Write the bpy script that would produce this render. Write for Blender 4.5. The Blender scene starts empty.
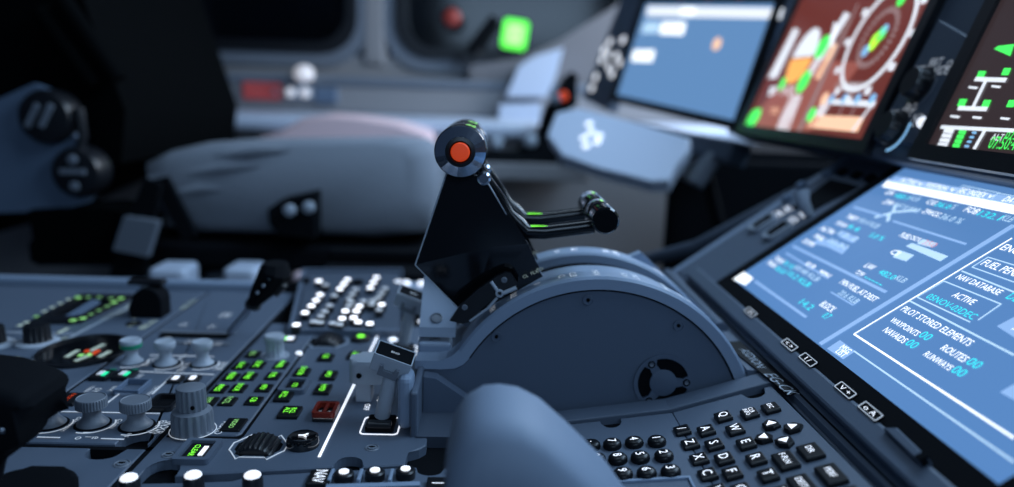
import bpy, bmesh, math, random
from mathutils import Vector, Matrix
random.seed(7)
PI = math.pi
S = bpy.context.scene
COL = S.collection

# ------------------------------------------------------------------ camera
FPX, IW, IH = 750.0, 1014, 487
CX, CY = 507.0, 243.5
CAM = Vector((0, 0, .20))                      # pedestal top is z = 0
_y = Vector(((492-CX)/FPX, (CY-92)/FPX, -1)).normalized()
_r = math.atan(.027)
_x = Vector((math.cos(_r), -math.sin(_r), (math.cos(_r)*_y.x-math.sin(_r)*_y.y)/-_y.z)).normalized()
_z = _x.cross(_y)
MR = Matrix((_x, _y, _z))                      # camera axes -> world axes
cd = bpy.data.cameras.new('camera'); cam = bpy.data.objects.new('camera', cd); COL.objects.link(cam)
cam.matrix_world = Matrix.Translation(CAM) @ MR.to_4x4()
cd.sensor_width = 36; cd.lens = FPX/IW*36
cd.clip_start = .01
cd.dof.use_dof = True; cd.dof.focus_distance = .43; cd.dof.aperture_fstop = 3.0
S.camera = cam
# ------------------------------------------------------------------ light
w = bpy.data.worlds.new('world'); S.world = w; w.use_nodes = True
w.node_tree.nodes['Background'].inputs[0].default_value = (.30, .52, 1, 1)
w.node_tree.nodes['Background'].inputs[1].default_value = .045
def area(name, loc, target, sx, sy, power, col):
    d = bpy.data.lights.new(name, 'AREA'); d.shape = 'RECTANGLE'; d.size = sx; d.size_y = sy; d.energy = power; d.color = col
    o = bpy.data.objects.new(name, d); COL.objects.link(o); o.location = loc
    o.rotation_euler = (Vector(target)-Vector(loc)).to_track_quat('-Z', 'Y').to_euler()
area('windshield_daylight', (.64, .70, .86), (.02, .55, 0), 1.2, .4, 14, (.50, .73, 1))
area('dome_lamp', (-.1, .65, 1.25), (-.02, .6, 0), .35, .35, 2.2, (.58, .78, 1))
area('captain_windshield_daylight', (.75, 1.42, .62), (-.15, 1.5, .12), .5, .4, 9, (.78, .87, 1))
area('fill_behind_camera', (.15, -.75, .62), (.02, .45, .05), .8, .35, 3.6, (.48, .71, 1))  # unseen fill lamp behind the camera, added to brighten side plate and levers
S.view_settings.view_transform = 'Standard'; S.view_settings.look = 'None'
S.view_settings.exposure = 0; S.view_settings.gamma = 1; S.view_settings.use_curve_mapping = False
S.cycles.use_denoising = True

# ------------------------------------------------------------------ pixels to places
def ray(px, py): return MR @ Vector(((px-CX)/FPX, (CY-py)/FPX, -1))
def onY(px, py, y):
    d = ray(px, py); return CAM + d*(y/d.y)
def onZ(px, py, z=0):
    d = ray(px, py); return CAM + d*((z-CAM.z)/d.z)
def frame(origin, u=(1, 0, 0), v=(0, 1, 0)):
    u = Vector(u).normalized(); v = Vector(v); w_ = u.cross(v).normalized(); v = w_.cross(u)
    m = Matrix((u, v, w_)).transposed().to_4x4(); m.translation = Vector(origin); return m
def onF(m, px, py, h=0):
    """pixel -> local point on the plane z=h of frame m"""
    i = m.inverted(); o = i @ CAM; d = i.to_3x3() @ ray(px, py)
    return o + d*((h-o.z)/d.z)

# ------------------------------------------------------------------ materials
MATS = {}
def mat(name, col, rough=.5, metal=0, emit=0, bump=0, scale=900, spec=.5, ecol=None, coat=0, var=0):
    m = bpy.data.materials.new(name); m.use_nodes = True; nt = m.node_tree; b = nt.nodes['Principled BSDF']
    b.inputs['Base Color'].default_value = (*col, 1); b.inputs['Roughness'].default_value = rough
    b.inputs['Metallic'].default_value = metal; b.inputs['Specular IOR Level'].default_value = spec
    b.inputs['Coat Weight'].default_value = coat
    if emit:
        b.inputs['Emission Color'].default_value = (*(ecol or col), 1); b.inputs['Emission Strength'].default_value = emit
    if bump or var:
        tc = nt.nodes.new('ShaderNodeTexCoord'); n = nt.nodes.new('ShaderNodeTexNoise')
        n.inputs['Scale'].default_value = scale; n.inputs['Detail'].default_value = 3
        nt.links.new(tc.outputs['Object'], n.inputs['Vector'])
        if bump:
            bp = nt.nodes.new('ShaderNodeBump'); bp.inputs['Strength'].default_value = bump; bp.inputs['Distance'].default_value = .0006
            nt.links.new(n.outputs['Fac'], bp.inputs['Height']); nt.links.new(bp.outputs['Normal'], b.inputs['Normal'])
        if var:
            mr = nt.nodes.new('ShaderNodeMapRange'); mr.inputs[3].default_value = rough-var; mr.inputs[4].default_value = rough+var
            nt.links.new(n.outputs['Fac'], mr.inputs[0]); nt.links.new(mr.outputs[0], b.inputs['Roughness'])
    MATS[name] = m; return m
PANEL = mat('panel_paint', (.095, .125, .175), .52, bump=.25, scale=1600)
PANEL_D = mat('panel_paint_deep', (.060, .080, .115), .6, bump=.25, scale=1600)
PLATE = mat('quadrant_plate', (.088, .120, .175), .62, bump=.35, scale=2200)
RAIL = mat('rail_paint', (.25, .32, .43), .45, bump=.15, scale=1500)
GREY = mat('grey_plastic', (.16, .185, .225), .45, bump=.1, scale=900)
LGREY = mat('light_grey_plastic', (.40, .45, .52), .5)
BLACK = mat('black_plastic', (.008, .009, .012), .35)
MATTE = mat('matte_black', (.004, .005, .007), .85, spec=.08)
GLOSS = mat('gloss_black', (.004, .0045, .006), .12, coat=.6)
GLOSS2 = mat('smooth_black_plate', (.004, .005, .007), .2, bump=.05, scale=3000)
KEYPL = mat('placard_black', (.004, .0045, .006), .6, spec=.2)
KEYB = mat('key_black', (.005, .006, .008), .36, spec=.3)
CHROME = mat('dark_chrome', (.75, .82, .92), .17, metal=1)
STEEL = mat('steel', (.45, .5, .58), .3, metal=1)
WHITE = mat('lit_white', (.9, .93, 1), .5, emit=1.0)
WHITE_B = mat('bright_lit_white', (.9, .93, 1), .5, emit=2.6)
WHITE_D = mat('white_print', (.75, .78, .82), .5, emit=.25)
PALE = mat('pale_print', (.55, .62, .5), .5, emit=.18)
GREEN = mat('lit_green', (.22, 1, .05), .5, emit=1.3)
GREEN_D = mat('lit_green_dim', (.35, .8, .22), .5, emit=.55)
GREEN_S = mat('lit_green_soft', (.3, .6, .2), .5, emit=.2)
TEALG = mat('lit_teal_green', (.02, .8, .35), .5, emit=.8)
TEALCAP = mat('green_band', (.01, .25, .14), .4)
RED = mat('red_guard', (.22, .018, .008), .35)
REDBTN = mat('red_orange_button', (.85, .07, .012), .45, emit=.35, bump=.3, scale=2500)
FABRIC = mat('sheepskin', (.24, .265, .31), .95, bump=1.0, scale=160)
FABRICW = mat('sheepskin_warm_lit', (.85, .62, .64), .95, bump=1.0, scale=160)  # pink base holds the warm light falling on the far bolster
LEATHER = mat('black_leather', (.002, .0025, .003), .85, spec=.03, bump=.3, scale=200)
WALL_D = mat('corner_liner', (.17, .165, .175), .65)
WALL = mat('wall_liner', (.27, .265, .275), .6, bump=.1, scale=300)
WALLW = mat('console_white', (.55, .62, .75), .45)
FLOORM = mat('floor_carpet', (.03, .035, .045), .95, bump=.8, scale=400)
GLASS = mat('night_glass', (.002, .003, .005), .12)
SHELL = mat('seat_shell', (.11, .16, .24), .6)

# ------------------------------------------------------------------ mesh helpers
def finish(name, bm, m, parent=None, smooth=None, loc=None, rotz=0, mw=None):
    me = bpy.data.meshes.new(name)
    bmesh.ops.recalc_face_normals(bm, faces=bm.faces)
    bm.to_mesh(me); bm.free()
    me.materials.append(m)
    if smooth:
        for p in me.polygons: p.use_smooth = True
        me.set_sharp_from_angle(angle=math.radians(smooth))
    return place(name, me, parent, loc, rotz, mw)
def place(name, me, parent=None, loc=None, rotz=0, mw=None):
    o = bpy.data.objects.new(name, me); COL.objects.link(o)
    if parent: o.parent = parent
    if mw is not None: o.matrix_basis = mw
    else:
        if loc is not None: o.location = loc
        o.rotation_euler = (0, 0, rotz)
    return o
def tag(o, label, cat, group=None):
    o['label'] = label; o['category'] = cat
    if group: o['group'] = group
    return o
def thing(name, label, cat, m=None, group=None):
    o = bpy.data.objects.new(name, None); COL.objects.link(o); o.empty_display_size = .02
    if m is not None: o.matrix_world = m
    return tag(o, label, cat, group)
def bbox(bm, c, s, rot=None, bev=0, seg=2):
    r = bmesh.ops.create_cube(bm, size=1)
    vs = r['verts']
    M = Matrix.Translation(Vector(c)) @ (rot.to_4x4() if rot else Matrix()) @ Matrix.Diagonal((*s, 1))
    bmesh.ops.transform(bm, matrix=M, verts=vs)
    if bev:
        es = {e for v in vs for e in v.link_edges}
        bmesh.ops.bevel(bm, geom=list(es), offset=bev, segments=seg, affect='EDGES', profile=.5)
    return bm
def box(c, s, rot=None, bev=0, seg=2): return bbox(bmesh.new(), c, s, rot, bev, seg)
def bprism(bm, poly, z0, z1, bev=0, seg=1, ax='z'):
    """polygon (u,v) extruded; ax='y' puts the polygon in XZ and extrudes along Y"""
    f = (lambda p, z: (p[0], p[1], z)) if ax == 'z' else ((lambda p, z: (p[0], z, p[1])) if ax == 'y' else (lambda p, z: (z, p[0], p[1])))
    a = [bm.verts.new(f(p, z0)) for p in poly]; b = [bm.verts.new(f(p, z1)) for p in poly]
    n = len(poly)
    bm.faces.new(a); top = bm.faces.new(b)
    for i in range(n): bm.faces.new((a[i], a[(i+1) % n], b[(i+1) % n], b[i]))
    if bev: bmesh.ops.bevel(bm, geom=list(top.edges), offset=bev, segments=seg, affect='EDGES', profile=.5)
    return bm
def prism(poly, z0, z1, bev=0, seg=1, ax='z'): return bprism(bmesh.new(), poly, z0, z1, bev, seg, ax)
def lathe(prof, segs=32, flutes=0, depth=0, zr=None, M=None, bm=None):
    bm = bm or bmesh.new(); rings = []; new = []
    for r, z in prof:
        ring = []
        for i in range(segs):
            a = 2*PI*i/segs; rr = r
            if flutes and zr[0] <= z <= zr[1]:
                rr = r - depth*(.5+.5*math.cos(a*flutes))
            v = bm.verts.new((rr*math.cos(a), rr*math.sin(a), z)); ring.append(v); new.append(v)
        rings.append(ring)
    for k in range(len(rings)-1):
        for i in range(segs):
            j = (i+1) % segs
            bm.faces.new((rings[k][i], rings[k][j], rings[k+1][j], rings[k+1][i]))
    bm.faces.new(rings[0][::-1]); bm.faces.new(rings[-1])
    if M is not None: bmesh.ops.transform(bm, matrix=M, verts=new)
    return bm
def tube(pts, r, segs=10, bm=None, flat=1.0):
    bm = bm or bmesh.new(); pts = [Vector(p) for p in pts]; rings = []
    for i, p in enumerate(pts):
        t = (pts[min(i+1, len(pts)-1)]-pts[max(i-1, 0)]).normalized()
        a = t.cross(Vector((0, 1, 0)))
        if a.length < .1: a = t.cross(Vector((0, 0, 1)))
        a.normalize(); b = t.cross(a)
        rr = r[i] if isinstance(r, (list, tuple)) else r
        rings.append([bm.verts.new(p+a*rr*math.cos(2*PI*k/segs)+b*rr*flat*math.sin(2*PI*k/segs)) for k in range(segs)])
    for k in range(len(rings)-1):
        for i in range(segs):
            j = (i+1) % segs
            bm.faces.new((rings[k][i], rings[k][j], rings[k+1][j], rings[k+1][i]))
    bm.faces.new(rings[0][::-1]); bm.faces.new(rings[-1]); return bm
def rrect(w_, h, r, n=4, c=(0, 0)):
    out = []
    for sx, sy, a0 in ((1, 1, 0), (-1, 1, PI/2), (-1, -1, PI), (1, -1, 1.5*PI)):
        for k in range(n+1):
            a = a0+PI/2*k/n
            out.append((c[0]+sx*(w_/2-r)+r*math.cos(a), c[1]+sy*(h/2-r)+r*math.sin(a)))
    return out
def ring_prism(outer, inner, z0, z1, bm=None):
    bm = bm or bmesh.new(); n = len(outer)
    A = [[bm.verts.new((p[0], p[1], z)) for p in poly] for poly in (outer, inner) for z in (z0, z1)]
    o0, o1, i0, i1 = A
    for i in range(n):
        j = (i+1) % n
        for q in ((o0[i], o0[j], o1[j], o1[i]), (i0[j], i0[i], i1[i], i1[j]), (o1[i], o1[j], i1[j], i1[i]), (o0[j], o0[i], i0[i], i0[j])): bm.faces.new(q)
    return bm
def arc(cx, cy, r, a0, a1, n): return [(cx+r*math.cos(a0+(a1-a0)*k/n), cy+r*math.sin(a0+(a1-a0)*k/n)) for k in range(n+1)]
TXT = {}
def text_mesh(s):
    if s not in TXT:
        c = bpy.data.curves.new('t', 'FONT'); c.body = s; c.size = 1; c.resolution_u = 2; c.align_x = 'LEFT'
        c.space_line = .85
        o = bpy.data.objects.new('t', c); COL.objects.link(o)
        dg = bpy.context.evaluated_depsgraph_get(); me = bpy.data.meshes.new_from_object(o.evaluated_get(dg))
        bpy.data.objects.remove(o); bpy.data.curves.remove(c)
        xs = [v.co.x for v in me.vertices]; ys = [v.co.y for v in me.vertices]
        TXT[s] = (me, min(xs), max(xs), min(ys), max(ys), {})
    return TXT[s]
def text_get(s, m):
    me, x0, x1, y0, y1, cache = text_mesh(s)
    if m.name not in cache:
        c = me.copy(); c.materials.clear(); c.materials.append(m); c.name = 'lettering'; cache[m.name] = c
    return cache[m.name], x0, x1, y0, y1
def txt(parent, s, loc, size, m, rot=-PI/2, name='lettering', ws=1.0):
    """text centred on loc, lying in the parent's local xy plane"""
    me, x0, x1, y0, y1 = text_get(s, m)
    M = Matrix.Translation(Vector(loc)) @ Matrix.Rotation(rot, 4, 'Z') @ Matrix.Diagonal((size*ws, size, 1, 1)) @ Matrix.Translation((-(x0+x1)/2, -(y0+y1)/2, 0))
    return place(name, me, parent, mw=M)
def txtfit(parent, fr, s, p0, p1, m, h=.0003, hs=1.0, name='lettering'):
    """text whose baseline runs from pixel p0 to pixel p1 on the plane z=h of the frame"""
    a, b = onF(fr, *p0, h), onF(fr, *p1, h); d = b-a
    me, x0, x1, y0, y1 = text_get(s, m); k = d.length/(x1-x0); rot = math.atan2(d.y, d.x)
    if fr[0][0] > .5:                      # pedestal print reads towards the right-hand seat, its top is forward
        if d.y > 0: a, b = b, a; d = b-a
        if abs(d.y) > .5*abs(d.x): rot = -PI/2; k = min(abs(d.y)/(x1-x0), .0075); a.x = min(a.x, b.x)
        else: return txt(parent, s, (a+b)/2, .0045, m, -PI/2, name)
    M = Matrix.Translation(a) @ Matrix.Rotation(rot, 4, 'Z') @ Matrix.Diagonal((k, k*hs, 1, 1)) @ Matrix.Translation((-x0, 0, 0))
    return place(name, me, parent, mw=M)
def bar2(parent, fr, p0, p1, wid, m, h=.0002, name='line', t=.0002):
    a, b = onF(fr, *p0, h), onF(fr, *p1, h); d = (b-a).xy; L = d.length
    return finish(name, box((0, 0, 0), (L, wid, t)), m, parent, loc=((a.x+b.x)/2, (a.y+b.y)/2, h), rotz=math.atan2(d.y, d.x))
def quad(parent, fr, pts, m, h=.0003, name='field', t=.0002):
    P = [onF(fr, *p, h) for p in pts]
    return finish(name, prism([(p.x, p.y) for p in P], h-t, h), m, parent)
SHARED = {}
def shared(key, name, fn, m, parent, loc, rotz=0, smooth=None):
    if key not in SHARED:
        o = finish(name, fn(), m, parent, smooth=smooth, loc=loc, rotz=rotz); SHARED[key] = o.data; return o
    return place(name, SHARED[key], parent, loc, rotz)
def screw(parent, loc, r=.0028, key=None):
    o = shared(('screw', r), 'screw', lambda: lathe([(r, -.001), (r, .0002), (r*.86, .0006), (r*.78, .0001), (r*.62, .0001), (r*.6, .0008), (r*.3, .0009), (r*.25, .0002)], 20), GREY, parent, loc, smooth=40)
    shared(('slot', r), 'slot', lambda: box((0, 0, .00085), (r*.8, r*.2, .0004)), MATTE, o, (0, 0, 0))
    return o
def key(parent, loc, su, sv, h, legend=None, lm=None, ls=.0045, m=None, name='push_button', rot=-PI/2, rz=0, lw=1.0, bev=.0006):
    k = (su, sv, h, (m or KEYB).name, bev)
    o = shared(k, name, lambda: box((0, 0, h/2-.001), (su, sv, h+.002), bev=bev), m or KEYB, parent, loc, rz)
    if legend: txt(o, legend, (0, 0, h+.0003), ls, lm or GREEN, rot, 'legend', lw)
    return o
I4 = Matrix()

# ================================================================== setting
def struct(name, bm, m, smooth=None, parent=None):
    o = finish(name, bm, m, parent, smooth)
    if not parent: o['kind'] = 'structure'
    return o
FZ = -.55
struct('floor', box((-.2, .8, FZ-.02), (3.0, 2.6, .04)), FLOORM)
# captain-side wall: lower liner, sill, pillars and header with two window openings
WY = 1.78
bm = bmesh.new()
bbox(bm, (-.35, WY+.04, -.16), (2.6, .06, .86))                    # lower liner up to z=.27
bbox(bm, (-.35, WY+.04, .86), (2.6, .06, .30))                     # header
wa, wb, wc_, wd = onY(205, 60, WY).x, onY(362, 60, WY).x, onY(386, 60, WY).x, onY(640, 60, WY).x
bbox(bm, ((wb+wc_)/2, WY+.03, .5), (wc_-wb, .06, .5), bev=.012)     # pillar
bbox(bm, (-1.34, WY+.04, .5), (1.06, .06, .5))
bbox(bm, (wd+.28, WY+.04, .5), (.56, .06, .5))
struct('wall_left', bm, WALL)
def window(name, x0, x1, z0, z1):
    fr = Matrix.Translation(((x0+x1)/2, WY+.01, (z0+z1)/2)) @ Matrix.Rotation(PI/2, 4, 'X')
    o = finish(name, prism(rrect(x1-x0, z1-z0, .05), -.035, -.03), GLASS, mw=fr); o['kind'] = 'structure'
    finish('window_frame', ring_prism(rrect(x1-x0+.02, z1-z0+.02, .08, 6), rrect(x1-x0-.03, z1-z0-.03, .07, 6), -.03, .014), BLACK, o, 40)
    finish('inner_trim', ring_prism(rrect(x1-x0+.07, z1-z0+.08, .10, 6), rrect(x1-x0+.02, z1-z0+.02, .08, 6), -.03, .008), GREY, o, 40)
    return o
window('window_1', -.79, wb-.02, .285, .70)
window('window_2', wc_+.03, wd-.04, .28, .70)
struct('wall_front', box((1.15, .9, .2), (.06, 2.2, 1.5)), MATTE)

# ================================================================== pedestal
X1, X2, X3, XW = -.271, -.185, -.138, -.0895
YF, YN = .715, .25
ped = thing('center_pedestal', 'blue grey pedestal console carrying panels, levers and keyboard', 'console', Matrix.Translation((-.15, .48, FZ)))
def pl(x, y, z): return (x+.15, y-.48, z-FZ)
finish('body', prism([(-.55+.15, YN-.48), (.21+.15, YN-.48), (.21+.15, YF+.10-.48), (-.20+.15, YF+.10-.48), (-.22+.15, YF+.02-.48), (-.55+.15, YF+.02-.48)], 0, -.006-FZ), MATTE, ped)
finish('edge_rail', box(pl(-.385, YF+.012, .001), (.33, .012, .014), bev=.003), RAIL, ped)
finish('edge_rail', box(pl(.0, YF+.125, .012), (.36, .014, .016), bev=.004), MATTE, ped)
finish('shelf', box(pl(.0, YF+.09, .0), (.36, .05, .012), bev=.002), MATTE, ped)
G = .0017   # half gap between plates
for gx, ga, gb_ in ((X1, .392, YF), (X2, .30, YF)): finish('gap_dark_strip', box(pl(gx, (ga+gb_)/2, -.0034), (2*G+.0006, gb_-ga, .0050)), MATTE, ped)  # black strips added to keep the lit gaps between plates dark
finish('gap_dark_strip', box(pl((X1+X2)/2-.03, .3908, -.0034), (.15, .0040, .0050)), MATTE, ped)
def notch_b(x, y, r, dep):      # rounded notch cut in a bottom (near) edge, listed left to right
    return [(x-r, y)] + [(x-r*math.cos(k*PI/8)*1.0, y+dep*.4+dep*.6*math.sin(k*PI/8)) for k in range(0, 9)] + [(x+r, y)]
def notch_t(x, y, r, dep):
    return [(x+r, y)] + [(x+r*math.cos(k*PI/8), y-dep*.4-dep*.6*math.sin(k*PI/8)) for k in range(0, 9)] + [(x-r, y)]
def panel_thing(name, label, cat, cx, cy, poly, z0=-.006, z1=0, bev=.0007, m=None):
    fr = Matrix.Translation((cx, cy, 0)); t = thing(name, label, cat, fr)
    finish('plate', prism([(p[0]-cx, p[1]-cy) for p in poly], z0, z1, bev), m or PANEL, t)
    return t, fr
def knob_parts(t, fr, px, py, kind, z=0, h0=0):
    """knob standing on pixel px,py (its foot centre)"""
    p = onF(fr, px, py, h0); p.z = h0
    if kind == 'spool':      # flat fluted cap on a waisted stem and flared foot
        k = shared('spool_foot', 'knob', lambda: lathe([(.0088, 0), (.0088, .001), (.0072, .0026), (.0052, .005), (.0048, .009), (.006, .011)], 28), GREY, t, p, smooth=50)
        shared('spool_cap', 'cap', lambda: lathe([(.006, .0105), (.0086, .011), (.0088, .0115), (.0088, .0158), (.0082, .0166), (.0078, .0169), (.0074, .0165)], 96, 32, .0007, (.0112, .016)), GREY, k, (0, 0, 0), smooth=30)
        shared('spool_ring', 'base_ring', lambda: lathe([(.0102, -.001), (.0102, .0004), (.0098, .0006)], 28), MATTE, k, (0, 0, 0), smooth=40)
    elif kind == 'mini':     # small waisted knob with smooth top
        k = shared('mini_foot', 'knob', lambda: lathe([(.0078, 0), (.0078, .001), (.006, .0025), (.0043, .005), (.0042, .009), (.006, .011), (.0072, .0135), (.0072, .0165), (.0066, .0174), (.0058, .0171)], 32), LGREY, t, p, smooth=50)
        shared('mini_ring', 'base_ring', lambda: lathe([(.0092, -.001), (.0092, .0004), (.0088, .0006)], 28), MATTE, k, (0, 0, 0), smooth=40)
    elif kind == 'minigreen':
        k = shared('mini_foot2', 'knob', lambda: lathe([(.0078, 0), (.0078, .001), (.006, .0025), (.0043, .005), (.0042, .009), (.006, .011)], 32), LGREY, t, p, smooth=50)
        shared('green_band', 'band', lambda: lathe([(.006, .0108), (.0074, .0115), (.0075, .0142), (.0072, .0143)], 32), TEALCAP, k, (0, 0, 0), smooth=50)['label'] = 'green band around the knob'
        shared('mini_top2', 'cap', lambda: lathe([(.0072, .0143), (.0074, .016), (.0068, .0172), (.006, .0169)], 32), LGREY, k, (0, 0, 0), smooth=50)
    elif kind == 'dual':     # tall dual concentric fluted knob
        k = shared('dual_low', 'knob', lambda: lathe([(.0118, 0), (.012, .001), (.0118, .010), (.0108, .0125), (.0085, .0135), (.0078, .0138)], 96, 16, .0014, (.0005, .0105)), GREY, t, p, smooth=40)
        shared('dual_top', 'upper_knob', lambda: lathe([(.0078, .0132), (.0085, .0145), (.0083, .025), (.0078, .0266), (.0072, .027)], 96, 16, .0009, (.0142, .0262)), GREY, k, (0, 0, 0), smooth=40)
        shared('dual_mark', 'index_mark', lambda: lathe([(.0012, 0), (.0012, .0006), (.0009, .0008)], 10, M=Matrix.Translation((.0035, -.0072, .017)) @ Matrix.Rotation(PI/2, 4, 'X')), MATTE, k, (0, 0, 0))
        shared('dual_ring', 'base_ring', lambda: ring_prism(arc(0, 0, .0131, 0, 2*PI*47/48, 47), arc(0, 0, .0126, 0, 2*PI*47/48, 47), 0, .0004), WHITE_D, k, (0, 0, 0))
    elif kind == 'tall':     # tapered grey knob on a white ring
        k = shared('tall_body', 'knob', lambda: lathe([(.0076, 0), (.0076, .001), (.0066, .003), (.0066, .011), (.0076, .0135), (.0074, .0158), (.0068, .0166)], 72, 12, .0009, (.0028, .0112)), LGREY, t, p, smooth=40)
        shared('tall_ring', 'base_ring', lambda: ring_prism(arc(0, 0, .0102, 0, 2*PI*39/40, 39), arc(0, 0, .0086, 0, 2*PI*39/40, 39), 0, .0008), LGREY, k, (0, 0, 0))
    elif kind == 'black':    # black fluted knob on a pale skirt
        k = shared('black_body', 'knob', lambda: lathe([(.0105, .002), (.0098, .003), (.0092, .0135), (.0086, .0148), (.0075, .0152)], 72, 14, .001, (.0025, .014)), BLACK, t, p, smooth=40)
        shared('black_skirt', 'skirt', lambda: lathe([(.0152, 0), (.0152, .0012), (.014, .002), (.011, .0024)], 40), LGREY, k, (0, 0, 0), smooth=40)
    elif kind == 'white':    # short black knob with a lit white top
        k = shared('white_body', 'knob', lambda: lathe([(.0052, 0), (.0050, .007), (.0042, .0085)], 32), BLACK, t, p, smooth=40)
        shared('white_top', 'lit_cap', lambda: lathe([(.0042, .0083), (.0040, .0092), (.0033, .0098), (.0015, .0100)], 24), WHITE, k, (0, 0, 0), smooth=60)['label'] = 'bright white lit cap'
    return k

# ---- trim panel (aft, left of the radar panel)
t, fr = panel_thing('trim_panel', 'blue grey trim panel with green scale frame and oval black gauge', 'panel', -.40, .56,
    [(-.55, .39), (X1-G, .39), (X1-G, YF), (-.55, YF)])
# recessed black frame with green scale marks
q = [onF(fr, *p) for p in ((30, 325), (80, 324), (136, 298), (82, 297))]
c = sum(q, Vector())/4
fp = [(v.x, v.y) for v in q]; fi = [(c.x+(v.x-c.x)*.62, c.y+(v.y-c.y)*.62) for v in q]
sf = finish('scale_frame', ring_prism(fp, fi, 0, .0035), BLACK, t)
finish('recess', prism(fi, 0, .0008), MATTE, sf)
a, b = onF(fr, 70, 319, .001), onF(fr, 96, 303, .001)
finish('pointer', box(((a.x+b.x)/2, (a.y+b.y)/2, .0025), ((b-a).length, .007, .003), Matrix.Rotation(math.atan2(b.y-a.y, b.x-a.x), 3, 'Z')), SHELL, sf)
for px, py, g in [(73, 319, 1), (83, 317, 1), (91, 313, 2), (99, 309, 2), (107, 305, 2), (114, 301, 1), (121, 297, 1), (111, 297, 2), (99, 296, 2), (88, 296, 2), (78, 296, 1), (68, 298, 0), (60, 302, 0), (52, 306, 0), (44, 310, 0), (36, 315, 2), (26, 321, 0), (20, 324, 0)]:
    p = onF(fr, px, py+1.5, .0038)
    finish('scale_mark', box((p.x, p.y, .0040), (.0045 if g == 1 else .0035, .0045, .0006), bev=.0003), (PALE, GREEN_D, GREEN_S)[g], sf)
for px, py in [(103, 316), (111, 312), (119, 308), (127, 303)]:
    txtfit(t, fr, 'TRIM', (px-4, py+4), (px+3, py), PALE, hs=1.6)
bar2(t, fr, (28, 363), (78, 333), .0030, LGREY, .0004); bar2(t, fr, (78, 333), (138, 302), .0030, LGREY, .0004)
bar2(t, fr, (0, 332), (76, 334), .003, LGREY, .0004)
bar2(t, fr, (57, 333.5), (68, 328), .003, PALE, .0004)
knob_parts(t, fr, 38, 343, 'black'); knob_parts(t, fr, -8, 345, 'black')
for a_, b_, s in [((-2, 347), (10, 340), 'NOSE'), ((10, 350), (21, 344), 'UP'), ((30, 362), (50, 350), 'RUD TRIM'), ((50, 344), (66, 337), 'RIGHT'), ((10, 361), (20, 357), 'LEFT'), ((32, 361), (42, 356), 'RST')]:
    txtfit(t, fr, s, a_, b_, PALE, hs=1.2)
# oval gauge
p0 = onF(fr, 85, 352)
ex, ey = .0285, .033
gauge = finish('gauge', prism([(p0.x+ex*math.cos(2*PI*k/40), p0.y+ey*math.sin(2*PI*k/40)) for k in range(40)], 0, .0012), GLOSS, t)
finish('bezel', ring_prism([(p0.x+(ex+.0025)*math.cos(2*PI*k/40), p0.y+(ey+.0025)*math.sin(2*PI*k/40)) for k in range(40)], [(p0.x+ex*math.cos(2*PI*k/40), p0.y+ey*math.sin(2*PI*k/40)) for k in range(40)], 0, .0026), BLACK, gauge)
for a_, b_, m in [((66, 357), (78, 350), PALE), ((75, 361), (90, 355), PALE), ((90, 351), (104, 344), PALE), ((99, 357), (110, 351), PALE), ((79, 356), (83, 354), GREEN_D), ((88, 356), (91, 353), GREEN_D)]:
    o = bar2(gauge, fr, a_, b_, .0035, m, .0016, 'scale_mark')
for px, py in ((87, 351), (94, 353), (97, 351)):
    p = onF(fr, px, py, .0016); finish('warning_mark', box((p.x, p.y, .0016), (.003, .004, .0006)), REDBTN, gauge)
# small round socket by the handle
p = onF(fr, 134, 324); s_ = finish('socket', lathe([(.0062, 0), (.0062, .001), (.005, .0014), (.004, .0002)], 24, M=Matrix.Translation((p.x, p.y, 0))), MATTE, t, 40)
for px, py in ((128, 327), (138, 329)):
    txtfit(t, fr, 'OFF', (px-2, py), (px+4, py-4), PALE)
txtfit(t, fr, 'PARK BRK', (140, 329), (152, 320), PALE, hs=1.3)
txtfit(t, fr, 'ALTN', (131, 319), (138, 316), PALE, hs=1.2)

# ---- plain cover plate in front of the trim and radar panels
poly = [(-.5, .30), (X2-G, .30), (X2-G, .389)] + notch_t(-.207, .389, .010, .014) + [(-.5, .389)]
t, fr = panel_thing('blank_cover_plate', 'plain blue grey blanking plate below the weather radar panel', 'panel', -.30, .345, poly)
p = onF(fr, 122, 464); s_ = screw(t, (p.x, p.y, 0), .0045)

# ---- weather radar panel
poly = [(X1+G, .3925)] + notch_b(-.196, .3925, .009, .018) + [(X2-G, .3925), (X2-G, YF), (X1+G, YF)]
t, fr = panel_thing('weather_radar_panel', 'weather radar panel with waisted knobs and white lettering', 'panel', (X1+X2)/2, .56, poly, z1=.0008)
for px, py in ((93, 424), (137, 426)): knob_parts(t, fr, px, py, 'spool', h0=.0008)
knob_parts(t, fr, 50, 424, 'spool', h0=.0008)
knob_parts(t, fr, 132, 362, 'minigreen', h0=.0008)
for px in (166, 203): knob_parts(t, fr, px, 364, 'mini', h0=.0008)
H1 = .0011
for a_, b_ in [((61, 411.5), (160, 413.5)), ((37, 437), (60, 437.6)), ((101, 438.5), (124, 439.3)), ((150, 355), (214, 356.5)), ((126, 371), (214, 374.5)), ((107, 403), (119, 394)), ((152, 394), (172, 376))]:
    bar2(t, fr, a_, b_, .0011, WHITE_D, H1)
def arc_mark(px, py, r=.0115, a0=-1.9, a1=.6):
    p = onF(fr, px, py, H1)
    finish('arc_mark', ring_arc(p.x, p.y, r, r+.0009, a0, a1, H1-.0002, H1), WHITE_D, t)
def ring_arc(cx, cy, r0, r1, a0, a1, z0, z1, n=16):
    bm = bmesh.new()
    o = arc(cx, cy, r1, a0, a1, n) + arc(cx, cy, r0, a1, a0, n)
    return bprism(bm, o, z0, z1)
for px, py in ((50, 424), (93, 424), (137, 426)): arc_mark(px, py)
for px, py in ((132, 362), (166, 364), (203, 364)): arc_mark(px, py, .0105)
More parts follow.
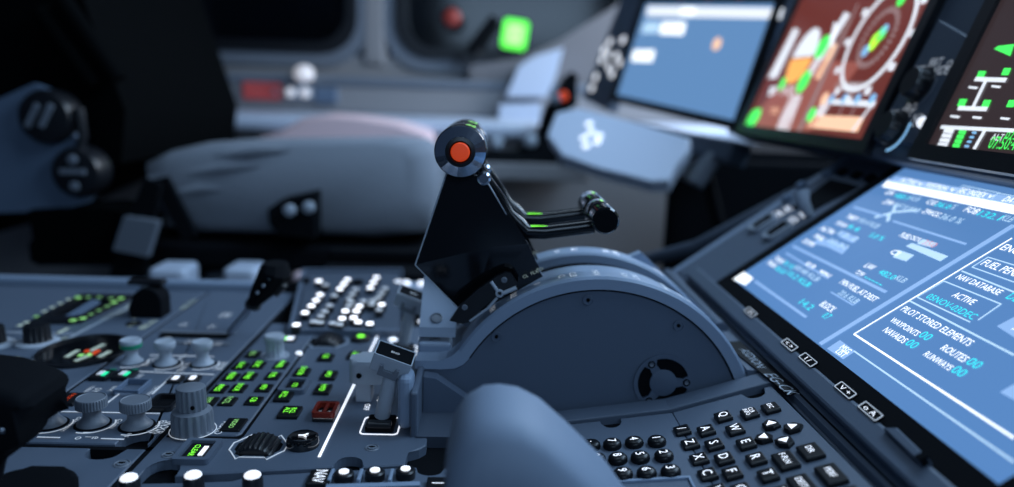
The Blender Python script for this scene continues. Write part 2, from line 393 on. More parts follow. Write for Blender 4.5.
for s, a_, b_ in [('WXR', (155, 434), (166, 421)), ('ELEVN', (150, 433), (161, 420.5)), ('GAIN', (108, 428), (118, 419)), ('GAIN AZIM', (60, 431), (80, 417)), ('SYS', (124, 437), (130, 433)), ('1', (81, 434), (85, 432)),
                  ('TERR', (83, 392), (93, 386)), ('SYS', (88, 394), (96, 388)), ('WX', (107, 391), (114, 386)), ('ON', (135, 378), (143, 374)), ('CPT MODE', (143, 397), (157, 386)), ('TA', (170, 408), (176, 402)), ('TCAS', (140, 366), (152, 357)), ('TURB', (178, 372), (186, 362)), ('MODE', (172, 357), (192, 357.5))]:
    txtfit(t, fr, s, a_, b_, WHITE_D, H1, .9)
txtfit(t, fr, 'WXR', (213, 370), (229, 362), WHITE_D, H1, 1.2)
for px, s in ((74, 'o'), (83, 'i'), (91, 'e')):
    txtfit(t, fr, s, (px-1.5, 440), (px+3, 436.5), WHITE_D, H1)
for px, py in ((103, 378), (125, 378)):
    p = onF(fr, px, py); k = key(t, (p.x, p.y, 0), .0125, .016, .0035, m=BLACK)
    finish('white_legend', box((-.001, .000, .0038), (.0035, .007, .0004)), WHITE_D, k)
    finish('green_legend', box((.0022, -.0015, .0038), (.0025, .0065, .0004)), TEALG, k)
    finish('green_light', box((.004, .0065, .0038), (.004, .002, .0004)), TEALCAP, k)
p = onF(fr, 70, 402); k = key(t, (p.x, p.y, 0), .013, .017, .003, 'FAULT', REDBTN, .004, m=BLACK)
p = onF(fr, 133, 391)          # translucent switch guard
g = thing('switch_guard', 'small grey see-through switch guard between the green lit keys', 'switch guard', Matrix.Translation((fr.translation.x+p.x, fr.translation.y+p.y, .0008)))
for args in (((-.0075, 0, .002), (.0014, .020, .004)), ((.0075, 0, .002), (.0014, .020, .004)), ((0, -.0095, .003), (.0165, .0014, .002)), ((0, .0095, .002), (.0165, .0014, .004))):
    finish('guard_bar', box(args[0], args[1], bev=.0005), SHELL, g)
p = onF(fr, 165, 406)
finish('switch_well', ring_prism(rrect(.017, .022, .003, 3, (p.x, p.y)), rrect(.0125, .0175, .002, 3, (p.x, p.y)), 0, .004), BLACK, t)
finish('switch_floor', prism(rrect(.0128, .0178, .002, 3, (p.x, p.y)), 0, .0012), MATTE, t)
for px in (176, 193):
    p = onF(fr, px, 382); k = key(t, (p.x, p.y, 0), .009, .011, .003, m=BLACK); finish('white_legend', box((0, 0, .0032), (.0035, .006, .0004)), WHITE, k)
# lever slot
p, q = onF(fr, 163, 336), onF(fr, 226, 338)
finish('lever_slot', box(((p.x+q.x)/2, (p.y+q.y)/2, .0008), (q.x-p.x+.004, .011, .0016), bev=.0005), MATTE, t)
bar2(t, fr, (160, 331), (236, 333.5), .005, GREY, .0016); bar2(t, fr, (158, 341.5), (230, 344), .004, GREY, .0016)
for px, py in ((177, 328), (206, 330), (160, 342), (184, 345), (212, 347)):
    txtfit(t, fr, '1/2', (px-3, py+1), (px+5, py-5), WHITE_D, .0022, 1.1)
txtfit(t, fr, 'SPD', (212, 322), (228, 313), WHITE_D, H1, 1.6); 

# ---- speed brake lever (far) and flap lever (near)
def lever_handle(t, s=1.0, lean=.35):
    finish('stem', tube([(-.006, 0, 0), (.004, 0, .022), (.013, 0, .046)], .0036, 10), STEEL, t, 40)
    h = bmesh.new()
    tube([(.010, 0, .036), (.014, 0, .05), (.020, 0, .064), (.024, 0, .080), (.022, 0, .088)], [.006, .0105, .0145, .0165, .012], 10, h, 1.35)
    finish('handle', h, MATTE, t, 30)
    finish('latch', box((.034, 0, .062), (.006, .012, .016), Matrix.Rotation(.4, 3, 'Y'), .0015), BLACK, t)
    finish('collar', lathe([(.0075, -.003), (.0085, 0), (.0085, .003), (.007, .006)], 16, M=Matrix.Translation((.0105, 0, .036))), BLACK, t, 40)
    for k in range(3):
        finish('rivet', lathe([(.0018, 0), (.0018, .001), (.001, .0015)], 10, M=Matrix.Translation((.016+.004*k, -.019, .058+.009*k)) @ Matrix.Rotation(PI/2, 4, 'X')), STEEL, t, 40)
p = onZ(230, 336)
sb = thing('speed_brake_lever', 'black handled lever with steel stem rising from the long slot', 'lever', Matrix.Translation((p.x+.004, p.y, .002)) @ Matrix.Rotation(.28, 4, 'Y') @ Matrix.Scale(.76, 4))
lever_handle(sb)
bh = thing('flap_lever', 'bulky matte black lever handle standing beside the radar knobs', 'lever', Matrix.Translation((-.228, .338, .006)))
hb = bmesh.new()
tube([(-.012, 0, .0), (-.006, 0, .018), (.0, 0, .034)], .0062, 12, hb); finish('stem', hb, BLACK, bh, 40)
hb = bmesh.new()
bprism(hb, [(-.045, .020), (-.006, .010), (.010, .022), (.014, .034), (.024, .046), (.022, .053), (.002, .060), (-.018, .062), (-.045, .058)], -.020, .020, ax='y')
bmesh.ops.bevel(hb, geom=hb.edges[:], offset=.006, segments=3, affect='EDGES', profile=.5)
finish('handle', hb, MATTE, bh, 50)
for x, z in ((-.018, .040), (-.010, .034), (.004, .030), (.012, .038)):
    finish('rivet', lathe([(.0014, 0), (.0014, .0008), (.0008, .0013)], 10, M=Matrix.Translation((x, -.0195, z)) @ Matrix.Rotation(PI/2, 4, 'X')), STEEL, bh, 40)
finish('gate_plate', prism(rrect(.040, .05, .012, 5, (.008, -.008)), -.006, .001, .003, 2), MATTE, bh)
for k, s in enumerate(('1', '2', '3')): txt(bh, s, (.002+.01*k, -.018-.004*k, .0014), .006, PALE)

# arched black handle behind the trim panel
p = onZ(146, 315)
ah = thing('park_brake_handle', 'black arched handle by the pale lettering on the pedestal edge', 'handle', Matrix.Translation((p.x+.004, p.y, .0)) @ Matrix.Diagonal((.62, .8, .62, 1)))
finish('arch', prism([(.022, 0), (.022, .022)] + arc(.002, .022, .0205, .1, PI*.95, 10) + [(-.024, .012), (-.020, 0)], -.012, .012, ax='y'), MATTE, ah)
finish('crossbar', box((-.004, .004, .047), (.05, .014, .008), bev=.003), BLACK, ah)
finish('post', box((-.006, .004, .041), (.012, .012, .010), bev=.002), GREY, ah)
fr = I4
txtfit(ah, Matrix.Translation((p.x+.004, p.y, .0)) @ Matrix.Diagonal((.62, .8, .62, 1)), 'PULL TURN', (176, 311), (196, 300), PALE, hs=1.4)

# ---- centre plate: from radar panel to quadrant, with inset display control panel
YB = lambda x: .3605 + (x+.17)*.13
poly = [(X2+G, .358)] + notch_b(-.168, YB(-.168), .009, .017) + notch_b(-.072, YB(-.072), .0078, .012) + [(-.042, YB(-.042)), (-.042, .3915), (-.036, .3955), (-.0325, .4005), (-.0325, .42), (-.05, .45), (-.05, .62), (-.16, .62), (X2+G, .62)]
t, fr = panel_thing('engine_control_plate', 'pedestal plate with thumbwheels, green lit keys and engine lever slots', 'panel', -.11, .47, poly)
MC = t
bar2(t, fr, (319, 457), (379, 333), .0016, WHITE, .0004)
p = onF(fr, 169, 455); screw(t, (p.x, p.y, 0), .004)
p = onF(fr, 372, 448); screw(t, (p.x, p.y, 0), .0042)
# framed keys
def framed(px, py, legend, su=.011, sv=.0155, lm=GREEN):
    p = onF(fr, px, py)
    f = finish('key_frame', ring_prism(rrect(su+.007, sv+.007, .002, 3, (p.x, p.y)), rrect(su+.001, sv+.001, .0008, 3, (p.x, p.y)), 0, .0034), PANEL, t)
    return key(t, (p.x, p.y, 0), su, sv, .002, legend, lm, .0045)
k = framed(198, 454, 'CLEAR', .013, .018)
k2 = [c for c in k.children][0]; k2.location.x -= .0018
finish('white_bar', box((.0032, -.0005, .0023), (.0024, .0105, .0004)), WHITE, k)
framed(295, 388, 'STS')
for px, py, s, su, sv in [(290, 414, 'RCL\nALL', .0125, .016), (284, 398, 'RCL', .0105, .015), (302, 374, 'DOOR', .0105, .014), (326, 359, 'C/B', .011, .013), (355, 357, 'ALL', .011, .013), (329, 377, 'APU', .0105, .0145), (323, 391, 'HYD', .0105, .0145)]:
    p = onF(fr, px, py); key(t, (p.x, p.y, 0), su, sv, .0022, s, GREEN, .0054 if '\n' not in s else .0046)
p = onF(fr, 361, 340); k = finish('round_button', lathe([(.0082, 0), (.0082, .002), (.0074, .003), (.004, .0032)], 28, M=Matrix.Translation(p)), BLACK, t, 40)
finish('green_light', lathe([(.003, .003), (.003, .0037), (.002, .004)], 16, M=Matrix.Translation(p)), GREEN, k)
p = onF(fr, 303, 345+100); k = finish('round_knob', lathe([(.0092, 0), (.0092, .003), (.0086, .0052), (.0074, .006), (.005, .0056)], 36, M=Matrix.Translation(p)), GLOSS, t, 40)
finish('arrow_mark', prism([(p.x+.62*a, p.y+.62*b) for a, b in ((-.004, .0004), (.0005, .0006), (.004, .004), (.0045, .0033), (.0018, 0), (.0042, -.0032), (.0036, -.0038), (.0002, -.0005), (-.004, -.0003))], .0058, .0063), WHITE, k)
# red guarded switch
p = onF(fr, 326, 416); rx, ry = p.x, p.y
g = thing('guarded_red_switch', 'dark red guard flap over a black push switch', 'switch', Matrix.Translation((fr.translation.x+p.x, fr.translation.y+p.y, 0)) @ Matrix.Diagonal((.86, .9, .7, 1)))
finish('switch_base', box((0, 0, .0015), (.015, .020, .003), bev=.0006), BLACK, g)
gb = ring_prism(rrect(.0165, .0205, .0025, 3), rrect(.0115, .015, .0015, 3), .004, .0085)
gd = finish('guard_flap', gb, RED, g)
finish('cross_bar', box((0, .001, .0065), (.0025, .0155, .003), bev=.0005), RED, gd); finish('hinge', box((0, .0098, .0055), (.013, .003, .006), bev=.001), RED, gd)
for x in (-.0035, .003): txt(g, 'EMER', (x, -.0045, .0058), .0026, WHITE_D, -PI/2)
for x in (-.003, .0035): txt(g, 'CANC', (x, -.0092, .0033), .0026, WHITE_D, 0)
# thumbwheels
def thumbwheel(px, py, rx, ry, out):
    p = onF(fr, px, py)
    wtw = finish('thumbwheel', lathe([(.0125, -ry*.80), (.0140, -ry*.70), (.0140, ry*.70), (.0125, ry*.80)], 120, 30, .0009, (-ry*.72, ry*.72), M=Matrix.Translation((p.x, p.y, -.0088)) @ Matrix.Rotation(PI/2, 4, 'X')), BLACK, t, 40)
    sh = [(p.x+rx*1.25*a, p.y+ry*1.2*b) for a, b in ((-1, -.3), (-.9, -.42), (-.55, -1), (-.45, -.85), (.45, -.85), (.55, -1), (.9, -.42), (1, -.3), (1, .3), (.9, .42), (.55, 1), (.45, .85), (-.45, .85), (-.55, 1), (-.9, .42), (-1, .3))]
    si = [(p.x+(a-p.x)*.955, p.y+(b-p.y)*.955) for a, b in sh]
    finish('outline', ring_prism(sh, si, 0, .0004), out, wtw)
    finish('well', prism([(p.x+(a-p.x)*.8, p.y+(b-p.y)*.8) for a, b in sh], 0, .0002), MATTE, wtw)
thumbwheel(259, 447, .0125, .0125, WHITE_D)
thumbwheel(328, 341.5, .013, .014, LGREY)
# labels by the engine levers
for s, a_, b_ in [('OFF', (363, 410), (368, 404)), ('ENG 2', (377, 401), (382, 391)), ('ON', (403, 409), (407, 404)), ('MASTER', (402, 392), (404, 380))]:
    txtfit(t, fr, s, a_, b_, WHITE, .0004, .9)
# lever slots
def slot(px, py, sx, sy):
    p = onF(fr, px, py)
    finish('slot_outline', ring_prism(rrect(sx+.006, sy+.006, .003, 3, (p.x, p.y)), rrect(sx+.0045, sy+.0045, .0025, 3, (p.x, p.y)), 0, .0004), WHITE, t)
    o = finish('lever_boot', box((p.x, p.y, .0015), (sx, sy, .005), bev=.0015), MATTE, t)
    finish('boot_bar', box((p.x, p.y-.007, .0045), (sx*.86, .005, .004), bev=.001), BLACK, o)
    return p
def engine_lever(px, py, label, s=1.0):
    p = onF(fr, px, py); p = fr @ p
    e = thing('engine_master_lever', label, 'lever', Matrix.Translation((p.x, p.y, .004)) @ Matrix.Rotation(.20, 4, 'Y'))
    finish('shaft', tube([(0, 0, 0), (0, 0, .034)], .0046, 16), LGREY, e, 40)
    hd = finish('head', box((0, 0, 0), (.0235, .015, .011), bev=.0008), LGREY, e, mw=Matrix.Translation((-.001, 0, .0365)) @ Matrix.Rotation(.14, 4, 'Y') @ Matrix.Rotation(.24, 4, 'X'))
    finish('lock_tab', prism([(-.006, -.006), (.006, -.006), (.006, .001), (.004, .001), (.003, -.002), (-.003, -.002), (-.004, .001), (-.006, .001)], -.0095, -.0072, ax='y'), GREY, hd)
    finish('plate_edge', ring_prism(rrect(.0235, .015, .0008, 2), rrect(.0222, .0137, .0006, 2), .0053, .0064), LGREY, hd)
    lp = finish('label_plate', box((0, 0, .0056), (.0222, .0137, .0010)), MATTE, hd)
    txt(lp, 'ENG', (0, 0, .0063), .0026, WHITE_D, 0)
    return e
slot(381, 426, .017, .018)
engine_lever(382, 423, 'grey engine lever in the white outlined slot by the printed OFF mark')
slot(402, 351, .017, .018)
engine_lever(403, 349, 'grey engine lever next to the white lit radio keys')
p = fr @ onF(fr, 371, 399)        # rounded grey guard block beside the lever head
gb = thing('lever_guard', 'rounded grey guard block just behind the engine lever head', 'guard', Matrix.Translation((p.x, p.y, 0)))
finish('post', box((-.004, 0, .008), (.010, .012, .016), bev=.001), LGREY, gb)
b_ = prism(rrect(.026, .020, .006, 5), .014, .029, .003, 3); finish('block', b_, LGREY, gb, 40)
finish('pin_hole', lathe([(.0018, 0), (.0018, .0005), (.001, .0006)], 12, M=Matrix.Translation((-.006, -.0101, .020)) @ Matrix.Rotation(PI/2, 4, 'X')), MATTE, gb)
for px, py in ((403, 322.5), (422, 322), (393, 340), (424, 339.5), (388, 304)):
    p = onF(fr, px, py); finish('white_light', lathe([(.0035, 0), (.0035, .001), (.002, .0016)], 14, M=Matrix.Translation(p)), WHITE, t)
bar2(t, fr, (388, 352), (396, 330), .002, WHITE_D, .0005)

# ---- inset display control panel
y0, y1 = .405, .60
poly = [(X2+.0045, y0), (X3-.006, y0)] + [(X3-.006+.004*math.sin(k*PI/8), y0+.004-.004*math.cos(k*PI/8)) for k in range(1, 5)] + [(X3-.002, y1), (X2+.0045, y1)]
gap = [(X2+.0035, y0-.0016), (X3-.0015, y0-.0016), (X3-.0002, y0+.002), (X3-.0002, y1+.001), (X2+.0035, y1+.001)]
t, fr = panel_thing('display_control_panel', 'inset key panel with rows of green lit keys and tall fluted knob', 'panel', -.16, .50, poly, z0=0, z1=.0014)
finish('gap', prism([(a+.16, b-.50) for a, b in gap], 0, .0003), MATTE, t)
knob_parts(t, fr, 193, 430, 'dual', h0=.0014); knob_parts(t, fr, 275, 356, 'tall', h0=.0014)
for px, py, s, g in [(253, 357, 'ENG', 1), (241, 369, 'EL/AC', 0), (258, 368, 'EL/DC', 0), (281, 368, 'WHEEL', 0), (231.5, 380, 'BLEED', 0), (249, 379.5, 'COND', 0), (273, 379, 'FUEL', 0),
                    (219.5, 392, 'PRESS', 0), (238.5, 391.5, 'DOOR', 0), (264, 391, 'APU', 0), (209, 404.5, 'HYD', 1), (228, 404.5, 'F/CTL', 1), (254, 404, 'C/B', 0)]:
    p = onF(fr, px, py); key(t, (p.x, p.y, .0014), .0098, .0122, .0014, s, GREEN_D if g else GREEN, .0054, lw=.8)
p = onF(fr, 234, 428); key(t, (p.x, p.y, .0014), .0118, .0165, .0014, 'VIDEO', GREEN_D, .0042)
txtfit(t, fr, 'VIDEO', (213, 434), (224.5, 420.5), WHITE_D, .0017, 1.0)
bar2(t, fr, (219, 427), (225, 427), .0006, WHITE_D, .0017)
p = onF(fr, 289, 342); k = key(t, (p.x, p.y, .0014), .011, .010, .0014)
finish('green_light', box((-.003, 0, .0016), (.0035, .006, .0006)), GREEN, k); finish('white_light', box((.001, 0, .0018), (.005, .007, .0008)), WHITE, k)
p = onF(fr, 299, 355); finish('white_light', lathe([(.0024, 0), (.0024, .0022), (.0016, .0026)], 14, M=Matrix.Translation(p)), WHITE, t)

# ---- near radio panel (bottom edge)
poly = [(-.205, .27), (.0, .27), (.0, .3785)] + notch_t(-.028, .3765, .0075, .010) + [(-.046, .3745), (-.07, .371), (-.074, .3705), (-.118, .3645), (-.124, .362), (-.128, .357), (-.15, .355), (-.178, .353), (-.205, .351)]
t, fr = panel_thing('radio_panel', 'radio panel with white lit knobs and round keys beside palm rest', 'panel', -.10, .33, poly, z1=-.001)
for px in (131, 195, 254): knob_parts(t, fr, px-1, 491 if px > 131 else 494, 'white', h0=-.001)
for px, py in ((344, 478.5), (375, 477), (405.5, 475.5)):
    p = onF(fr, px, py); k = finish('round_key', lathe([(.0052, -.001), (.0052, .003), (.0044, .0038)], 24, M=Matrix.Translation(p)), BLACK, t, 40)
    finish('lit_dot', lathe([(.0026, .0036), (.0026, .0044), (.0018, .0047)], 16, M=Matrix.Translation(p)), WHITE, k)
for px in (331, 360, 391):
    p = onF(fr, px, 478); finish('divider', box((p.x, p.y, .001), (.002, .012, .003), bev=.0006), RAIL, t)
for px, py, s in ((320, 480, 'NAV'), (438, 487, '1')):
    p = onF(fr, px, py); key(t, (p.x, p.y, -.001), .012, .014, .003, s, WHITE, .009, lw=.7)
bar2(t, fr, (326, 488), (420, 485), .004, RAIL, .001, t=.002)

# ---- far radio panel (many small white keys)
fr = frame((-.1, .70, .006), (1, 0, 0), (0, 1, .03))
t = thing('radio_panel', 'radio panel crowded with small white lit keys on the far edge', 'panel', fr)
P = [onF(fr, *p) for p in ((293, 331), (404, 332), (402, 272), (306, 272))]
finish('plate', prism([(p.x, p.y) for p in P], -.012, 0, .002), PANEL_D, t)
finish('border', ring_prism([(p.x*1.05, p.y*1.05) for p in P], [(p.x, p.y) for p in P], -.012, .003), PANEL, t)
WK = [(183, 103), (190, 190), (165, 225), (135, 260), (95, 303), (363, 93), (340, 122), (317, 153), (547, 80), (527, 112), (508, 145), (350, 293), (330, 340), (403, 335), (420, 293), (40, 380), (505, 372), (440, 262), (580, 252), (432, 362)]
DK = [(415, 155), (395, 185), (375, 215), (280, 195), (250, 258), (220, 295), (195, 325), (600, 150), (580, 180), (560, 208), (370, 262), (385, 237), (465, 230), (515, 250), (525, 228), (563, 285), (190, 365), (270, 370), (315, 378), (225, 128), (150, 360)]
for L, m in ((WK, WHITE_B), (DK, WHITE_D)):
    for x, y in L:
        p = onF(fr, 290+x/6.33, 265+y/6.33, .006)
        k = finish('lit_key', box((p.x, p.y, .002), (.0075, .0075, .008), bev=.0015), BLACK, t)
        finish('lit_cap', box((p.x, p.y, .0063), (.0052, .0050, .0012), bev=.0004), m, k)
for x, y in ((90, 110), (430, 120)):
    p = onF(fr, 290+x/6.33, 265+y/6.33); finish('fastener', lathe([(.006, 0), (.006, .003), (.004, .004)], 16, M=Matrix.Translation(p)), MATTE, t)
ws = thing('call_light_strip', 'strip with three white call lights behind the lever plate', 'panel', Matrix.Translation(onZ(412, 283, .006)))
finish('plate', box((0, 0, -.006), (.045, .03, .008), bev=.002), RAIL, ws)
for dx in (-.014, -.006, .010): finish('white_light', lathe([(.0045, 0), (.0045, .003), (.003, .004)], 16, M=Matrix.Translation((dx, 0, -.002))), WHITE, ws)

# ================================================================== thrust quadrant
QX, QZ, RI, RO = .073, -.016, .096, .105
YQ = .455
qd = thing('thrust_quadrant', 'half round blue grey thrust lever quadrant with vented side plate', 'quadrant', Matrix.Translation((QX, YQ, 0)))
A0, A1 = math.radians(17), math.radians(154)
def arcxz(r, a0, a1, n=40): return [(r*math.cos(a0+(a1-a0)*k/n), QZ+r*math.sin(a0+(a1-a0)*k/n)) for k in range(n+1)]
left_end = [(-.1145, .0345), (-.128, .0345)]
sp = arcxz(RI, math.radians(7), math.radians(151), 44) + [(-.0865, .0280), (-.092, .0252), (-.100, .0245), (-.1165, .0245), (-.1165, -.006), (RI, -.006)]
finish('side_plate', prism(sp, .0005, .006, .0, ax='y'), PLATE, qd)
body = arcxz(RI-.004, math.radians(8), math.radians(150), 40) + [(-.095, .022), (-.115, .022), (-.115, -.006), (RI, -.006)]
finish('core', prism(body, .006, .104, ax='y'), PANEL_D, qd)
def ring_seam(r):
    return prism(arcxz(r+.0007, math.radians(6), math.radians(149), 48)+arcxz(r-.0001, math.radians(149), math.radians(6), 48), -.0012, -.0004, ax='y')
def rail(name, y0, y1, ro, ri=RI+.0006, m=RAIL, a0=8, a1=152, bev=.0016):
    o = arcxz(ro, math.radians(a0), math.radians(a1), 48); i = arcxz(ri, math.radians(a0), math.radians(a1), 48)
    bm = bmesh.new(); rows = []
    prof = [(ri, y0), (ro-bev, y0), (ro, y0+bev), (ro, y1-bev), (ro-bev, y1), (ri, y1)]
    n = 48
    for k in range(n+1):
        a = math.radians(a0+(a1-a0)*k/n); rows.append([bm.verts.new((r*math.cos(a), y, QZ+r*math.sin(a))) for r, y in prof])
    for k in range(n):
        for j in range(len(prof)):
            jj = (j+1) % len(prof); bm.faces.new((rows[k][j], rows[k][jj], rows[k+1][jj], rows[k+1][j]))
    bm.faces.new(rows[0]); bm.faces.new(rows[-1][::-1])
    return finish(name, bm, m, qd, 40)
nr = rail('arc_rail', -.001, .016, RO, a1=149)
rail('arc_groove', .016, .030, RO-.0085, m=MATTE)
rail('arc_rail', .030, .050, RO-.004)
rail('arc_groove', .050, .075, RO-.0085, m=MATTE)
fr2 = rail('arc_rail', .075, .098, RO-.001)
# shoulder where the rail meets the aft bracket
finish('rail_shoulder', prism([(-.0825, .0335), (-.0865, .0290), (-.092, .0262), (-.100, .0255), (-.1175, .0255), (-.1175, .0310), (-.103, .0312), (-.0975, .0325), (-.0935, .0350), (-.0900, .0383)], -.001, .016, ax='y'), RAIL, qd)
# aft bracket reaching towards the camera
finish('end_wall', box((-.1135, -.022, .0105), (.004, .046, .034), bev=.0012), PANEL, qd)
finish('web', prism([(-.111, .0245), (-.103, .0235), (-.0835, .010), (-.081, -.006), (-.111, -.006)], -.012, -.002, ax='y'), PLATE, qd)
finish('foot_plate', prism([(-.112, -.046), (-.085, -.046), (-.085, .002), (-.112, .002)], -.006, .001), PANEL_D, qd)
finish('rounded_lug', box((-.1195, -.030, .018), (.009, .018, .034), bev=.004, seg=3), RAIL, qd)
# stepped mounting block behind the lever head
finish('mount_block', box((-.1065, .026, .018), (.022, .020, .038), bev=.002), RAIL, qd)
finish('mount_block', prism([(.020, .040), (.027, .041), (.060, .066), (.058, .072), (.022, .046)], -.117, -.093, ax='x'), RAIL, qd)
screw(qd, (-.1065, .024, .0372), .0040)
sb_ = finish('bracket_screw', lathe([(.0042, 0), (.0042, .001), (.0034, .0014), (.0030, .0006), (.001, .0008)], 20, M=Matrix.Translation((-.106, .028, .0503)) @ Matrix.Rotation(.62, 4, 'X')), GREY, qd, 40)
finish('plate_seam', ring_seam(RI), MATTE, qd)
def yscrew(x, z, r, y=0, parent=qd, m=PLATE):
    o = finish('screw', lathe([(r, 0), (r, .0006), (r*.9, .0008), (r*.82, .0004), (r*.4, .0004), (r*.36, -.0015)], 24, M=Matrix.Translation((x, y, z)) @ Matrix.Rotation(PI/2, 4, 'X')), m, parent, 40)
    finish('screw_hole', lathe([(r*.34, 0), (r*.34, .0007), (r*.2, .0009)], 12, M=Matrix.Translation((x, y, z)) @ Matrix.Rotation(PI/2, 4, 'X')), MATTE, o); return o
for px, py in ((496.5, 336.5), (588, 300), (678.5, 325.5)):
    p = onY(px, py, YQ); yscrew(p.x-QX, p.z, .0034)
# vent cover with three openings
p = onY(663, 382.5, YQ); vx, vz = p.x-QX, p.z; VR = .0192
v = finish('vent_cover', ring_prism(arc(0, 0, VR, 0, 2*PI*47/48, 47), arc(0, 0, VR*.86, 0, 2*PI*47/48, 47), 0, .0014), PLATE, qd, mw=Matrix.Translation((vx, .0005, vz)) @ Matrix.Rotation(PI/2, 4, 'X'))
finish('vent_back', lathe([(VR*.87, 0), (VR*.87, .0001), (VR*.5, .0002)], 40), MATTE, v)
finish('vent_hub', lathe([(VR*.46, 0), (VR*.46, .0016), (VR*.42, .0019)], 32), PLATE, v, 40)
for sx, sy in ((250, 145), (497, 263), (243, 405)):
    a = math.atan2(-(sy-270), sx-335)
    ca, sa = math.cos(a), math.sin(a)
    def rp(u, w_): return (u*ca-w_*sa, u*sa+w_*ca)
    finish('vent_spoke', prism([rp(VR*.35, -.0034), rp(VR*.66, -.0024), rp(VR*.9, -.0052), rp(VR*.9, .0052), rp(VR*.66, .0024), rp(VR*.35, .0034)], 0, .0015), PLATE, v)
    c = rp(VR*.78, 0)
    s_ = finish('screw', lathe([(.0024, .0014), (.0024, .0019), (.0017, .0020), (.0016, .0014)], 18, M=Matrix.Translation((c[0], c[1], 0))), MATTE, v)
    finish('screw_head', lathe([(.0013, .0014), (.0013, .0022), (.0005, .0018)], 12, M=Matrix.Translation((c[0], c[1], 0))), GREY, s_)
# printing on the rails
def rail_text(s, ang, y, r, size, parent, m=WHITE_D):
    a = math.radians(ang); n = Vector((math.cos(a), 0, math.sin(a))); tx = Vector((math.sin(a), 0, -math.cos(a)))
    M = Matrix((tx, n.cross(tx), n)).transposed().to_4x4(); M.translation = Vector((n.x*(r+.0003), y, QZ+n.z*(r+.0003)))
    me, x0, x1, y0_, y1_ = text_get(s, m)
    place('lettering', me, parent, mw=M @ Matrix.Rotation(-PI/2, 4, 'Z') @ Matrix.Diagonal((size, size, 1, 1)) @ Matrix.Translation((-(x0+x1)/2, -(y0_+y1_)/2, 0)))
for s, a in (('REV', 131), ('IDLE', 122), ('0', 113), ('CL', 104), ('CLB', 100), ('FLX', 82), ('MCT', 78), ('TO', 61), ('GA', 57), ('MAN', 92), ('A/THR', 67)):
    rail_text(s, a, .009, RO, .0062, nr, WHITE_D)
for a in range(56, 140, 6): rail_text('I', a+2, .003, RO, .003, nr, PALE)
for s, a in (('REV', 112), ('0', 102), ('CL', 95), ('FLX', 82), ('MCT', 78), ('TO', 60), ('GA', 57)):
    rail_text(s, a, .087, RO-.001, .006, fr2, WHITE)
# forward fairing: straight sloping guard beside the far rail
finish('fairing', prism([(.034, .082), (.042, .0855), (.112, .024), (.100, .020)], .092, .102, ax='y'), RAIL, qd)

